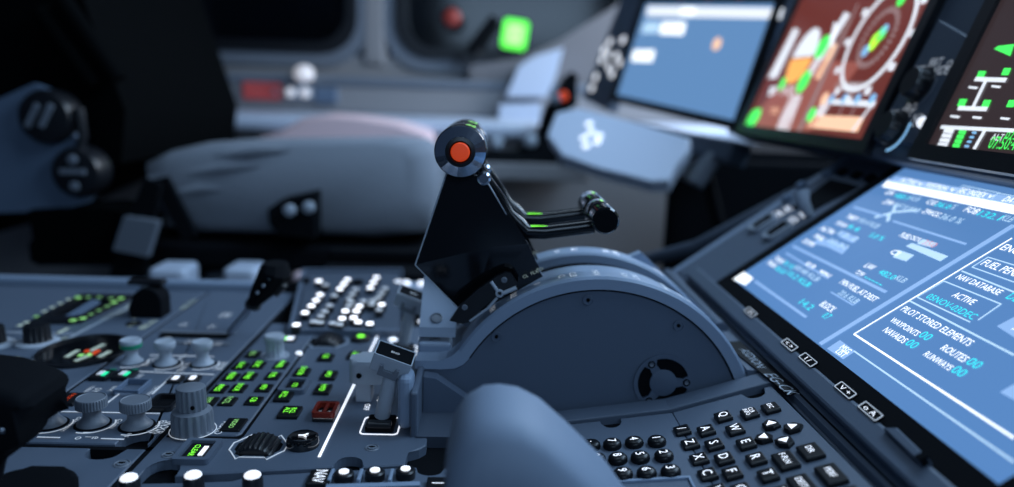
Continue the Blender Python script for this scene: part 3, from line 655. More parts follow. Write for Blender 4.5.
# ---- thrust levers
def thrust_lever(y, label, knob_y):
    t = thing('thrust_lever', label, 'lever', Matrix.Translation((QX, y, QZ)), 'thrust levers on the quadrant')
    def L(px, py, yy=YQ+.008): p = onY(px, py, yy); return (p.x-QX, p.z-QZ)
    upper = [L(447, 172), L(415.5, 264), L(492, 246), L(528, 243), L(484, 176)]
    lower = [L(415.5, 264), L(468, 322), L(543, 276), L(528, 243), L(492, 246)]
    bm = bprism(bmesh.new(), upper, -.002, .002, ax='y'); finish('lever_plate', bm, GLOSS2, t)
    bm = prism(lower, -.0024, .002, ax='y'); zl = L(415.5, 264)[1]
    for v in bm.verts: v.co.y += max(0, zl-v.co.z)*.28
    finish('lower_plate', bm, GLOSS, t)
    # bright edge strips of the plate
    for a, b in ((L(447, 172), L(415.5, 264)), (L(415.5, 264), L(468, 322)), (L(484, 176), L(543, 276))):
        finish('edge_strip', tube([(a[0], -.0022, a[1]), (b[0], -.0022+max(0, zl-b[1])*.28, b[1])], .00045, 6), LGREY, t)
    # grip: end cap, collar, body, button
    c = L(460.5, 151.5, YQ-.006)
    M = Matrix.Translation((c[0], knob_y-y, c[1])) @ Matrix.Rotation(PI/2, 4, 'X')
    g = finish('grip', lathe([(.0150, -.044), (.0156, -.043), (.0156, -.026), (.0149, -.0255), (.0149, -.0245), (.0156, -.024), (.0156, -.012), (.0150, -.0115), (.0150, -.0105), (.0158, -.010), (.0158, -.001), (.0154, 0)], 48), GLOSS, t, 40, mw=M)
    finish('end_cap', lathe([(.0154, -.0005), (.0152, .0008), (.0090, .0042), (.0088, .0040)], 26), CHROME, g)
    finish('button_ring', lathe([(.0089, .003), (.0087, .0046), (.0066, .0050), (.0062, .0040)], 36), BLACK, g, 40)
    finish('disconnect_button', lathe([(.0058, .003), (.0057, .0052), (.0050, .0060), (.002, .0062)], 32), REDBTN, g, 40)['label'] = 'orange red round push button'
    for k in range(2): finish('green_mark', box((.004+.003*k, .0152-.001*k, -.008-.007*k), (.003, .0012, .0016)), GREEN_D, g)
    finish('pivot_bolt', lathe([(.0042, -.002), (.0042, .002), (.003, .003)], 16, M=Matrix.Translation((*[L(484, 178)[0]], -.001, L(484, 178)[1])) @ Matrix.Rotation(PI/2, 4, 'X')), CHROME, t, 40)
    # detent pad and pale Y clip on the near face
    pad = [L(*p) for p in ((450, 318), (460, 303), (478, 287), (496, 274.5), (505, 270.5), (511, 271.5), (517, 281), (516, 287), (498, 293), (484, 304), (470, 319), (463, 321))]
    d = finish('detent_pad', prism(pad, -.0062, -.0024, ax='y'), BLACK, t)
    for a, b, w_ in (((491, 279), (497, 287.5), .0011), ((503, 290.5), (516, 285), .0013), ((497, 295), (488, 305), .0009), ((488, 305), (470, 318), .0007)):
        a, b = L(*a), L(*b); finish('clip_arm', tube([(a[0], -.0068, a[1]), (b[0], -.0068, b[1])], w_, 8), LGREY, d, 40)
    c2 = L(499.5, 290.5)
    finish('clip_ring', lathe([(.0026, 0), (.0026, .0014), (.0014, .0016), (.0012, 0)], 20, M=Matrix.Translation((c2[0], -.006, c2[1])) @ Matrix.Rotation(PI/2, 4, 'X')), LGREY, d, 40)
    for px, py in ((504, 277.5), (465, 304.5)):
        c3 = L(px, py); finish('rivet', lathe([(.0019, 0), (.0019, .0006), (.0013, .0008), (.0012, .0002)], 14, M=Matrix.Translation((c3[0], -.0062, c3[1])) @ Matrix.Rotation(PI/2, 4, 'X')), GREY, d, 40)
    for k, (px, py) in enumerate(((523, 277.5), (531, 274), (537, 271))):
        c3 = L(px, py); o = txt(t, ('CL', 'FLX', 'TO')[k], (0, 0, 0), .0028, PALE, 0); o.matrix_basis = Matrix.Translation((c3[0], -.0030, c3[1])) @ Matrix.Rotation(PI/2, 4, 'X') @ Matrix.Rotation(.4, 4, 'Z') @ Matrix.Diagonal((.003, .003, 1, 1))
    # reverse lever: arm down the plate edge, bend, rail to the round grip
    def rev(yoff, ptsb, gp, gl):
        P = [L(*p, YQ+.014) for p in ptsb]
        rl = finish('reverse_arm', tube([(a, yoff, b) for a, b in P], [.0028]*4+[.0046]*(len(P)-4), 12, flat=.8), GLOSS2, t, 50)
        return rl
    return t, L, rev
lv1, L1, rev1 = thrust_lever(YQ+.008, 'black thrust lever with orange button in chrome grip end and Y clip', YQ-.006)
REVP = [(481, 168), (487, 178), (500, 196), (510, 213), (518, 222.5), (527, 232), (545, 232), (570, 229), (594, 226)]
def rev_arm(rev):
    rl = rev(.006, REVP, None, None)
    a = onY(531, 226.4, YQ+.012); b = onY(548, 225.6, YQ+.012)
    finish('green_mark', box(((a.x+b.x)/2-QX, .006, (a.z+b.z)/2-QZ-.0006), (b.x-a.x, .0036, .0012), Matrix.Rotation(-.04, 3, 'Y')), GREEN, rl)
rev_arm(rev1)
def rev_grip(t, y0, px, py, ln):
    c = onY(px, py, YQ-.004); o = t.matrix_basis.translation
    M = Matrix.Translation((c.x-QX, y0-o.y, c.z-QZ)) @ Matrix.Rotation(PI/2, 4, 'X')
    g = finish('reverse_grip', lathe([(.0078, -ln), (.0084, -ln+.001), (.0084, -ln*.5), (.0078, -ln*.48), (.0078, -ln*.44), (.0085, -ln*.42), (.0085, -.006), (.0080, -.0055), (.0080, -.0045), (.0085, -.004), (.0085, -.0012), (.0074, 0)], 40), GLOSS, t, 40, mw=M)
    finish('grip_face', lathe([(.0074, -.0002), (.0072, .0003), (.004, .0004)], 32), MATTE, g)
    finish('green_mark', box((.001, .0081, -ln*.75), (.0016, .0010, ln*.2)), GREEN_D, g)
    return g
rev_grip(lv1, YQ-.004, 606, 221, .040)
lv2, L2, rev2 = thrust_lever(YQ+.058, 'black thrust lever behind the one with the orange button', YQ+.046)
rev_arm(rev2)
rev_grip(lv2, YQ+.040, 606, 221, .034)

# ================================================================== keyboard and cursor control
kt, kn = math.radians(8.4), math.radians(17.5)
fn = frame((.052, .43, 0), (math.cos(kt), 0, math.sin(kt)), (0, 1, 0))                                         # flat number pad part
fk = frame(fn @ Vector((.0652, 0, 0)), (math.cos(kn), 0, math.sin(kn)), (0, 1, 0))   # tilted letter part
kb = thing('keyboard_unit', 'blue grey angled keyboard with black letter and number keys', 'keyboard', fn)
rel = fn.inverted() @ fk
ke = .0660
npoly = [(-.050, -.20), (.0652, -.20), (.0652, .0015)] + notch_t(.0268, .0015, .0062, .012) + [(-.050, .0015)]
finish('number_plate', prism(npoly, -.010, 0, .0006), PANEL, kb)
kp = finish('letter_plate', prism([(0, -.20), (ke-.002, -.20), (ke, -.198), (ke-.003, .0015)] + notch_t(.051, .0015, .0068, .011) + [(0, .0015)], -.010, 0, .0006), PANEL, kb, mw=rel)
finish('back_ledge', box((.0075, .0135, -.0040), (.1155, .0165, .0096), bev=.0008), PANEL, kb)
lg = finish('back_ledge', box((ke/2-.0005, .0135, -.0040), (ke+.003, .0165, .0096), bev=.0008), PANEL, kb, mw=rel)
finish('gap', box((.0075, -.004, -.008), (.115, .022, .006)), MATTE, kb)
finish('gap', box((ke/2, -.004, -.008), (ke-.004, .022, .006)), MATTE, lg)
finish('side_skirt', box((ke+.0015, -.09, -.012), (.002, .22, .016), bev=.0006), PANEL_D, lg)
for px, py, s in [(656.6, 439, '1'), (634, 440, '4'), (612, 442, '7'), (663.7, 453.4, '2'), (640, 455, '5'), (617.6, 456.3, '8'), (670.5, 468.8, '3'), (646.4, 470.5, '6'), (622.7, 471.6, '9'), (591, 443, '.'), (596, 456.6, '0'), (601, 472, '-')]:
    p = onF(fn, px, py, .003); p.z = 0
    k = shared('numkey', 'number_key', lambda: lathe([(.0052, 0), (.0054, .0012), (.0051, .0026), (.0042, .0036), (.002, .0039)], 24), KEYB, kb, p, smooth=50)
    txt(k, s, (0, 0, .0041), .0068, WHITE, -PI/2, 'legend')
o = finish('frame_line', ring_prism([(v.x, v.y) for v in (onF(fn, 612, 482), onF(fn, 690, 477.5), onF(fn, 730, 560), onF(fn, 640, 570))], [(v.x, v.y) for v in (onF(fn, 614, 484), onF(fn, 688.5, 479.5), onF(fn, 728, 559), onF(fn, 642, 569))], 0, .0012), RAIL, kb)
KEYS = [(682, 429.5, '/'), (706, 429.5, 'A'), (723, 415.5, 'Q'), (690, 443, 'Z'), (714, 443.5, 'S'), (735, 428.5, 'W'), (699, 458, 'X'), (724, 457.5, 'D'), (746, 442.5, 'E'), (707.5, 473.5, 'C'), (732, 472, 'F'), (756, 458, 'R'), (768, 474, 'T'), (717, 490, 'V'), (741, 489, 'G'), (781, 492, 'Y'), (770.5, 407, 'ESC'), (749.5, 412.5, 'CLR\nINFO')]
for px, py, s in KEYS:
    p = onF(fk, px, py, .002); p.z = 0
    k = finish('letter_key', box((0, 0, .0008), (.0092, .0098, .0036), bev=.0009), KEYB, kb, mw=rel @ Matrix.Translation(p))
    txt(k, s, (0, 0, .0029), .0072 if len(s) == 1 else (.0038 if s == 'ESC' else .0036), WHITE, -PI/2, 'legend')
for px, py, s, wv in [(810.5, 450.5, 'DIR', .0135), (785.5, 459.5, 'F-PLN', .0150), (831, 473.5, 'PERF', .0165), (802, 484, 'DEST', .016), (852, 497, 'INIT', .016)]:
    p = onF(fk, px, py, .002); p.z = 0
    k = finish('function_key', box((0, 0, .0008), (.0105, wv, .0036), bev=.0009), KEYB, kb, mw=rel @ Matrix.Translation(p))
    txt(k, s, (0, 0, .0029), .0046, WHITE, -PI/2, 'legend', .9)
for px, py, kind in ((770.5, 423.5, 0), (792.5, 426.5, 1), (763.5, 437, 2), (784.5, 440.5, 3)):
    p = onF(fk, px, py, .002); p.z = 0
    a = (PI/2, 0, PI, -PI/2)[kind]
    sh = [(.0058, 0), (.0025, .0042), (-.0035, .0044), (-.005, 0), (-.0035, -.0044), (.0025, -.0042)]
    k = finish('arrow_key', prism(sh, -.001, .0024, .0008), KEYB, kb, mw=rel @ Matrix.Translation(p) @ Matrix.Rotation(a, 4, 'Z'))
    finish('legend', prism([(.0026, 0), (-.0016, .0028), (-.0016, -.0028)], .0024, .0027), WHITE, k)

# palm rest standing near the camera
y0r, y1r = .262, .322
ref = onY(500, 386, .292)
pr = thing('palm_rest', 'smooth blue grey palm rest hump beside the number keys', 'palm rest', Matrix.Translation((ref.x, .29, 0)))
bm = bmesh.new(); rows = []
prof = [(-.0215, -.006), (-.0218, .020), (-.0215, .045), (-.0195, .0545), (-.0145, .0615), (-.007, .0655), (.0, .0662), (.0085, .0652), (.018, .0610), (.0300, .0520), (.0480, .0370), (.0650, .0170), (.082, -.006)]
hz = ref.z
for k in range(13):
    v_ = -1+2*k/12; y = v_*.032; f = (1-abs(v_)**4)**.5*.35+.65 if abs(v_) < 1 else .62
    f2 = 1-.10*abs(v_)**2.5
    rows.append([bm.verts.new((x*f2, y, z*((hz-.004)/.0662)*f if z > 0 else z)) for x, z in prof])
for k in range(12):
    for j in range(len(prof)-1): bm.faces.new((rows[k][j], rows[k][j+1], rows[k+1][j+1], rows[k+1][j]))
bm.faces.new(rows[0]); bm.faces.new(rows[-1][::-1])
bmesh.ops.subdivide_edges(bm, edges=[], cuts=1)
finish('shell', bm, mat('palm_rest_paint', (.18, .235, .325), .6, bump=.1, scale=1500), pr, 60)
q = onY(549, 421, .318); finish('slot', box((q.x-ref.x, .0290, q.z), (.0035, .012, .0025), Matrix.Rotation(.8, 3, 'Y'), .0008), MATTE, pr)
finish('base_skirt', prism(rrect(.084, .070, .008, 4, (.016, 0)), -.006, .004, .002), PANEL, pr)

# ================================================================== lower display (slanted)
mo = onY(733, 279.5, .613); _t = onY(904.5, 168, .613)
tilt = math.atan2(_t.z-mo.z, _t.x-mo.x)
fm = frame(mo, (0, -1, 0), (math.cos(tilt), 0, math.sin(tilt)))
MW = onF(fm, 1006, 484).x; MH = (_t-mo).length
con = thing('display_console', 'slanted console slab with switches around the big blue page display', 'console', fm)
FARU = onF(fm, 690, 258).x
finish('slab', prism([(FARU, -.030), (MW+.06, -.030), (MW+.06, MH+.016), (FARU, MH+.016)], -.05, -.003, .004, 2), PANEL, con)
SCB = mat('page_blue', (.02, .04, .08), .16, emit=1, ecol=(.098, .24, .53))
SCD = mat('page_blue_field', (.02, .04, .08), .16, emit=1, ecol=(.30, .52, .92))
SCW = mat('page_white', (.3, .3, .3), .3, emit=1.5, ecol=(.9, .96, 1))
SCL = mat('page_line', (.3, .3, .3), .3, emit=1, ecol=(.50, .75, 1.0))
SCC = mat('page_cyan', (.1, .3, .3), .3, emit=1.1, ecol=(.02, .85, .95))
SCP = mat('page_pink', (.3, .2, .2), .3, emit=.9, ecol=(.75, .30, .35))
dm = thing('display_screen', 'large slanted blue display with white and cyan flight plan text', 'display', fm)
finish('bezel', ring_prism([(-.012, -.013), (MW+.012, -.013), (MW+.012, MH+.014), (-.012, MH+.014)], [(0, 0), (MW, 0), (MW, MH), (0, MH)], -.003, .0015), MATTE, dm)
scr = finish('screen', box((MW/2, MH/2, -.0015), (MW, MH, .003)), SCB, dm)
def mt(s, a, b, m=SCW, hs=1.0, h=.0004):
    A, B = onF(fm, *a, h), onF(fm, *b, h)
    me, x0, x1, y0, y1 = text_get(s, m); k = (B.x-A.x)/(x1-x0)
    ky = min(k*hs, .0078 if a[0] > 935 or a[1] > 300 else .0066)
    return place('lettering', me, scr, mw=Matrix.Translation(A) @ Matrix.Diagonal((k, ky, 1, 1)) @ Matrix.Translation((-x0, 0, 0)))
def ml(a, b, wd, m=SCL): return bar2(scr, fm, a, b, wd, m, .0003)
def mf(pts, m=SCD): return quad(scr, fm, pts, m, .0003)
# page split, frame lines of the right page
ml((820, 344), (1014, 225), .0042, SCD)
ml((854, 334), (1012, 238), .0008, SCW); ml((854, 334), (1014, 438), .0011, SCW)
ml((854, 351), (1014, 462), .0009)
ml((910, 301), (1014, 355), .0010); ml((962, 271), (1014, 292), .0009); ml((972, 267), (1014, 282), .0006); ml((972, 267), (988, 257), .0006); ml((988, 257), (1014, 265), .0006)
ml((917, 297), (944, 281), .0006); ml((944, 281), (1001, 304), .0007); ml((1001, 304), (978, 320), .0007); ml((917, 297), (970, 322), .0007)
for s, a, b, m in [('ENGINE', (999, 249), (1030, 259), SCW), ('FUEL PENALTY', (980, 264.5), (1032, 283), SCW), ('NAV DATABASE', (955, 278), (999, 294), SCW), ('ACTIVE', (951, 296), (973, 303.5), SCW), ('05NOV-03DEC', (925, 297.5), (975, 317.5), SCC), ('DEC', (1005, 298), (1022, 304), SCC),
                   ('PILOT STORED ELEMENTS', (900, 310), (971, 344), SCW), ('WAYPOINTS', (889, 321), (917, 335), SCW), ('00', (917.5, 336), (926.5, 340.5), SCC), ('NAVAIDS', (882, 331), (903, 343), SCW), ('00', (904, 344), (913, 348.5), SCC),
                   ('ROUTES', (939.5, 349), (964, 361.5), SCW), ('00', (964.5, 363), (976.5, 368.5), SCC), ('RUNWAYS', (922.5, 355), (949, 370), SCW), ('00', (949.5, 371), (960.5, 377), SCC)]:
    mt(s, a, b, m, 1.15)
mf([(997, 326), (1014, 317), (1040, 330), (1022, 342)]); mt('X', (1011, 329), (1017, 332), SCW, 1.3)
mf([(1000, 392), (1014, 384), (1040, 398), (1026, 406)])
mf([(827, 348.5), (840, 340), (855, 351), (843, 359)]); mt('MSG', (839, 348), (848, 353), SCW); mt('LIST', (835, 352), (843, 357), SCW)
# left page: title rows
mf([(887, 182), (896, 176), (990, 193), (1014, 197), (1014, 205), (992, 201)], SCD)
mf([(882, 186.5), (888, 180), (1014, 205), (1014, 214)], SCW)
ml((957, 189), (963, 185.5), .0006); ml((963, 185.5), (1000, 193), .0006); ml((990, 201), (998, 193), .0006); ml((998, 193), (1014, 196), .0006)
for s, a, b in [('ACTIVE', (899, 181), (914, 184)), ('v', (916, 184.5), (921, 185.5)), ('POSITION', (924, 186), (945, 190)), ('v', (948, 190.5), (953, 191.5)), ('SEC INDEX', (956, 192), (983, 197.5)), ('v', (986, 197.5), (990, 198.5)), ('DATA', (1001, 201), (1018, 204.5))]:
    mt(s, a, b, SCW, 1.3)
for s, a, b, m in [('GW', (884, 193.5), (891, 195.5), SCW), ('480.1', (893, 196.5), (907, 199), SCC), ('KLB', (908, 199), (917, 201), SCL), ('CG', (925, 203), (933, 205), SCW), ('36.0', (934, 205.5), (948, 208.5), SCC), ('%', (949, 208.5), (953, 209), SCL), ('FOB', (962.5, 211), (975, 214), SCW), ('132.1', (976, 215), (998, 220), SCC), ('KLB', (999, 219.5), (1010, 222), SCL),
                   ('ZFW', (882, 203), (891, 205), SCW), ('347.0 KLB', (893, 206), (918, 212), SCL), ('ZFWCG', (921, 212.5), (938, 216), SCW), ('36.0 %', (938, 218), (960, 223), SCL),
                   ('TRIP', (845, 217.5), (855, 220), SCW), ('190.4 KLB', (856, 221), (878, 227), SCL), ('RTE RSV', (835, 224), (845, 227), SCW), ('9.4', (846, 227.5), (857, 231), SCC), ('5.0 %', (868, 236), (882, 240), SCC),
                   ('ALTN', (819, 229), (833, 233), SCW), ('12.2', (837, 234), (856, 241), SCL), ('FINAL', (813, 237), (823, 240), SCW), ('00:30', (826, 241), (847, 248), SCL), ('EXTRA', (802, 242), (813, 246), SCW),
                   ('FUEL', (898.5, 236), (908, 239), SCW), ('CRZ FL', (909, 238.5), (920, 241), SCW), ('350', (921, 243.5), (934, 247), SCP), ('CI', (889, 253), (896, 255.5), SCW),
                   ('LW', (863.5, 266.5), (872, 269.5), SCW), ('482.0', (877, 273), (893, 279), SCC), ('KLB', (894, 279), (904, 282), SCL), ('TOW', (854, 273), (862, 276), SCW), ('-----', (863, 278), (882, 285), SCC),
                   ('MIN FUEL AT DEST', (839, 283), (878, 299), SCW), ('20.6 KLB', (837, 293.5), (856, 303), SCL), ('BLOCK', (819, 305), (832, 311.5), SCW), ('14.2', (798, 303), (811, 309), SCC), ('0.7', (821, 316.5), (826, 319.5), SCC),
                   ('KLB', (804, 265), (813, 268.5), SCW), ('MIN', (817, 273), (828, 277.5), SCW), ('TAXI', (773, 259), (782, 262.5), SCW), ('01:10', (782, 264), (792, 268), SCC), ('00:48 KLB', (793, 268), (817, 281), SCL), ('PAX', (766.5, 263.5), (775, 267), SCW), ('00:30', (774, 269), (784, 273), SCC), ('10.2 KLB', (786, 274), (809, 286), SCC)]:
    mt(s, a, b, m, 1.35)
for a, b, wd in [((854, 207), (884, 216), .002), ((893, 221), (966, 244), .0016), ((793, 246), (886, 292), .0022), ((786, 253), (828, 278), .0014), ((755, 281), (806, 317), .002), ((831, 292), (853, 305), .0010), ((853, 305), (860, 300), .0010)]: ml(a, b, wd, SCD)
for pts in ([(733, 279), (744, 272), (753, 278), (745, 285)],):
    mf(pts, SCW)
for pts, m in (([(906, 246), (912, 243), (948, 256), (940, 261)], SCL), ([(893, 257), (899, 250), (914, 255), (906, 261)], SCL), ([(812, 243), (820, 238), (845, 244), (838, 249)], SCD), ([(917, 243.5), (923, 239), (937, 243), (931, 247)], SCL), ([(838, 236), (843, 231), (858, 238), (852, 243)], SCD), ([(826, 246), (832, 241), (848, 248), (842, 254)], SCD)): mf(pts, m)
ml((875, 217), (892, 213), .003, SCL); ml((893, 212), (896, 204), .0026, SCL); ml((888, 221), (889, 213), .0026, SCL); ml((893, 212), (917, 210), .0024, SCL)
# controls on the slab
gr = onF(fm, 735, 262)
def co(px, py, h=0): return onF(fm, px, py, h)
for px, py in ((762, 222), (777, 229)):
    p = co(px, py)
    f = finish('switch', ring_prism(rrect(.0185, .026, .006, 4, (p.x, p.y)), rrect(.0145, .022, .0045, 4, (p.x, p.y)), -.003, .001), LGREY, con, 40)
    finish('rocker', box((p.x+.001, p.y+.001, .0), (.010, .018, .004), bev=.001), MATTE, f)
for px, py, s in ((776, 212, 'CPT'), (791, 218, 'F/O')):
    p = co(px, py); o = txt(con, s, (p.x, p.y, -.0026), .011, WHITE, 0, ws=1.0); txt(con, 'PAX', (p.x+.004, p.y+.010, -.0026), .009, WHITE, 0)
tp = [co(*p) for p in ((790, 206), (812, 208), (858, 184), (829, 177))]
finish('tray', prism([(p.x, p.y) for p in tp], -.003, -.0022), MATTE, con)
p = co(808, 213); lv = finish('stub_lever', tube([(p.x, p.y, -.003), (p.x-.002, p.y+.002, .010), (p.x-.006, p.y+.006, .018)], [.004, .0055, .0075], 14), LGREY, con, 50)
for px, py in ((786, 197), (801, 184), (826, 172), (842, 171), (856, 174), (870, 177)):
    p = co(px, py); finish('catch', box((p.x, p.y, -.001), (.010, .008, .005), bev=.001), SHELL if px < 830 else MATTE, con)
# outer edge rim
finish('rim', tube([(FARU-.004, -.03, -.008), (FARU-.004, MH+.03, -.008)], .006, 10), RAIL, con, 50)
finish('side_rim', tube([tuple(co(632, 254)+Vector((0, 0, -.012))), tuple(co(690, 238)+Vector((0, 0, -.012))), tuple(co(760, 200)+Vector((0, 0, -.012))), tuple(co(836, 159)+Vector((0, 0, -.012)))], .0075, 12), PANEL_D, con, 50)
# lit placards on the lower lip
lip = thing('switch_lip', 'narrow lip with small lit placards along the slanted display edge', 'panel', fm)
finish('strip', box((MW/2-.02, -.0190, -.001), (MW+.10, .013, .010), bev=.002), PANEL, lip)
finish('groove', box((MW/2-.02, -.0275, -.010), (MW+.10, .005, .012)), MATTE, lip)
bench = fm.inverted()
bm = prism([(.1690, .4535), (.1830, .4535), (.1835, .27), (.1885, .27), (.1885, .72), (.160, .72), (.160, .58), (.1690, .56)], .012, .030)
bmesh.ops.transform(bm, matrix=bench, verts=bm.verts[:]); finish('bench', bm, PANEL, lip)
finish('channel', tube([tuple(bench @ Vector((.176, .71, .031))), tuple(bench @ Vector((.176, .535, .031)))], .0055, 12), PANEL, lip, 50)
for px, py, s in ((751, 313, '<>'), (790, 345.5, '< >'), (808.5, 360.5, 'I /'), (846, 391, 'V +'), (871, 412, 'o A')):
    p = onF(fm, px, py, .004)
    k = finish('placard', box((p.x, p.y, .0040), (.0190, .0058, .0012), bev=.0004), MATTE, lip)
    finish('outline', ring_prism(rrect(.0182, .0052, .0009, 2, (p.x, p.y)), rrect(.0166, .0042, .0005, 2, (p.x, p.y)), .0046, .0049), WHITE_D, k)
    txt(k, s, (p.x, p.y, .0049), .0040, WHITE, 0, ws=1.9)
p = [onF(fm, *q, .0045) for q in ((885, 431), (899, 431), (931, 462), (921, 466))]
lt = finish('latch', prism([(v.x, v.y) for v in p], .003, .007, .0006), PANEL, lip)
p = onF(fm, 924, 461, .005); finish('latch_pin', box((p.x, p.y, .006), (.004, .004, .004)), MATTE, lt)
# black placard between quadrant and keyboard
fp_ = frame((.18, .46, .0312), (0, -1, 0), (1, 0, 0))
pc = thing('name_placard', 'glossy black placard with grey lettering EG-CK behind the keyboard', 'placard', fp_)
P = [onF(fp_, *p) for p in ((722, 342), (740, 341), (800, 390), (790, 395))]
finish('plate', prism([(p.x, p.y) for p in P], -.001, 0), KEYPL, pc)
txtfit(pc, fp_, 'ASDION', (739, 349), (757, 367.5), LGREY, .0003, .95); txtfit(pc, fp_, 'EG-CK', (763.5, 374), (788, 395), LGREY, .0003, 1.0)

# ================================================================== instrument panel and displays
A2 = onY(743, 127, .96); B2 = onY(799.6, 6, .96)
tl = math.atan2(B2.x-A2.x, B2.z-A2.z)
PX, PZ = .322, .169
vdir = Vector((math.sin(math.radians(20)), 0, math.cos(math.radians(20))))
fi_ = frame((PX, .96, PZ), (0, -1, 0), vdir)
ip = thing('instrument_panel', 'dark blue instrument board holding the upright displays', 'panel', fi_)
finish('board', box((.36, .099, -.022), (.86, .222, .036), bev=.003), PANEL_D, ip)
DW, DH = .314, .19
BR = mat('display_brown', (.05, .02, .015), .3, emit=1, ecol=(.15, .030, .024))
BR2 = mat('display_brown_light', (.05, .02, .015), .3, emit=1, ecol=(.34, .10, .08))
DKB = mat('display_dark', (.02, .02, .02), .2, emit=1, ecol=(.035, .022, .024))
OIS = mat('display_blue', (.02, .04, .08), .3, emit=1, ecol=(.125, .27, .52))
TW = mat('trace_white', (.3, .3, .3), .3, emit=1.1, ecol=(.80, .86, .95))
TG = mat('trace_green', (.1, .3, .1), .3, emit=1.2, ecol=(.06, .95, .12))
TO = mat('trace_orange', (.3, .2, .1), .3, emit=1.2, ecol=(.95, .42, .08))
TP = mat('trace_pale_orange', (.3, .2, .1), .3, emit=1.1, ecol=(1, .62, .42))
TB = mat('trace_blue', (.1, .2, .3), .3, emit=1, ecol=(.25, .55, .9))
TGY = mat('trace_grey', (.2, .2, .2), .3, emit=1, ecol=(.30, .20, .20))
LIME = mat('trace_lime', (.2, .3, .1), .3, emit=1.3, ecol=(.45, 1, .05))
def display(label, fr, m, wd=DW, ht=DH):
    t = thing('display_screen', label, 'display', fr)
    finish('bezel', ring_prism([(-.014, -.012), (wd+.014, -.012), (wd+.014, ht+.014), (-.014, ht+.014)], [(0, 0), (wd, 0), (wd, ht), (0, ht)], -.004, .003), BLACK, t)
    return t, finish('screen', box((wd/2, ht/2, -.002), (wd, ht, .004)), m, t)
# flight display with round compass
ds, sc = display('reddish brown flight display with round compass and attitude ball', fi_, BR)
def q2(pts, m, nm='graphic', sc_=None, f=None): return quad(sc_ or sc, f or fi_, pts, m, .0006, nm)
def c2(px, py, r, m, ry=None, nm='graphic', n=20, sc_=None, f=None):
    p = onF(f or fi_, px, py); return finish(nm, prism([(p.x+r*math.cos(2*PI*k/n), p.y+(ry or r)*math.sin(2*PI*k/n)) for k in range(n)], .0004, .0008), m, sc_ or sc)
def ln2(a, b, wd, m, sc_=None, f=None): return bar2(sc_ or sc, f or fi_, a, b, wd, m, .0007, 'trace')
q2([(746, 126), (800, 60), (862, 62), (810, 131)], BR2, 'lower_band')
# attitude ball
p = onF(fi_, 803, 57)
finish('sky_half', prism([(p.x+.030*math.cos(a*PI/14), p.y+.034*math.sin(a*PI/14)) for a in range(0, 15)], .0006, .0009), TW, sc)
finish('ground_half', prism([(p.x+.030*math.cos(a*PI/14), p.y-.002-.030*math.sin(a*PI/14)) for a in range(14, -1, -1)], .0006, .0009), TO, sc)
q2([(768, 78), (776, 78), (799, 30), (794, 28)], TW); q2([(805, 75), (811, 77), (850, 14), (845, 12)], TW); q2([(814, 78), (819, 80), (838, 44), (833, 44)], TP)
q2([(829, 46), (833, 46), (838, 24), (834, 22)], TW)
for px, py, r in ((823, 47, .013), (804, 82, .013), (783, 84, .008), (752, 121, .016), (757, 116, .010), (812, 115, .008)): c2(px, py, r, TG)
q2([(768, 96), (771, 87), (796, 86), (793, 95)], TW); q2([(776, 129), (789, 130), (802, 95), (791, 94)], TW); q2([(769, 114), (772, 107), (780, 108), (777, 114)], TP)
ln2((798, 131), (850, 20), .005, TGY); ln2((800, 131), (858, 4), .003, TGY)
# compass
pc_ = onF(fi_, 878, 38)
ro = .053
finish('compass_ring', ring_prism([(pc_.x+ro*math.cos(2*PI*k/48), pc_.y+ro*math.sin(2*PI*k/48)) for k in range(48)], [(pc_.x+(ro-.0045)*math.cos(2*PI*k/48), pc_.y+(ro-.0045)*math.sin(2*PI*k/48)) for k in range(48)], .0004, .0009), TW, sc)
for k in range(30):
    a = 2*PI*k/30; finish('dash', box((pc_.x+.027*math.cos(a), pc_.y+.027*math.sin(a), .0007), (.006, .0030, .0004), Matrix.Rotation(a, 3, 'Z')), TGY, sc)
for k in range(12):
    a = 2*PI*k/12; c = (pc_.x+(ro+.007)*math.cos(a), pc_.y+(ro+.007)*math.sin(a))
    finish('tick', box((c[0], c[1], .0007), (.009, .007, .0004), bev=.0001), TW, sc)
c2(876, 40, .0075, LIME); c2(882, 34, .007, TG); c2(873, 45, .006, LIME); c2(885, 30, .0055, TB); c2(866, 51, .006, TB); c2(902, 0, .006, TG)
q2([(834, 89), (837, 82), (873, 82), (870, 90)], TGY); q2([(842, 90), (845, 84), (860, 84), (857, 91)], TW)
q2([(806, 127), (814, 115), (864, 117), (857, 132)], TP, 'map_area')
q2([(814, 116), (824, 99), (876, 101), (873, 107), (830, 104), (822, 117)], TW)
for px in (832, 845, 858, 873): c2(px, 99, .005, TB)
c2(825, 99, .007, TP); ln2((852, 131), (874, 102), .003, TW); ln2((838, 116), (844, 104), .002, TGY); ln2((850, 116), (857, 104), .002, TGY)
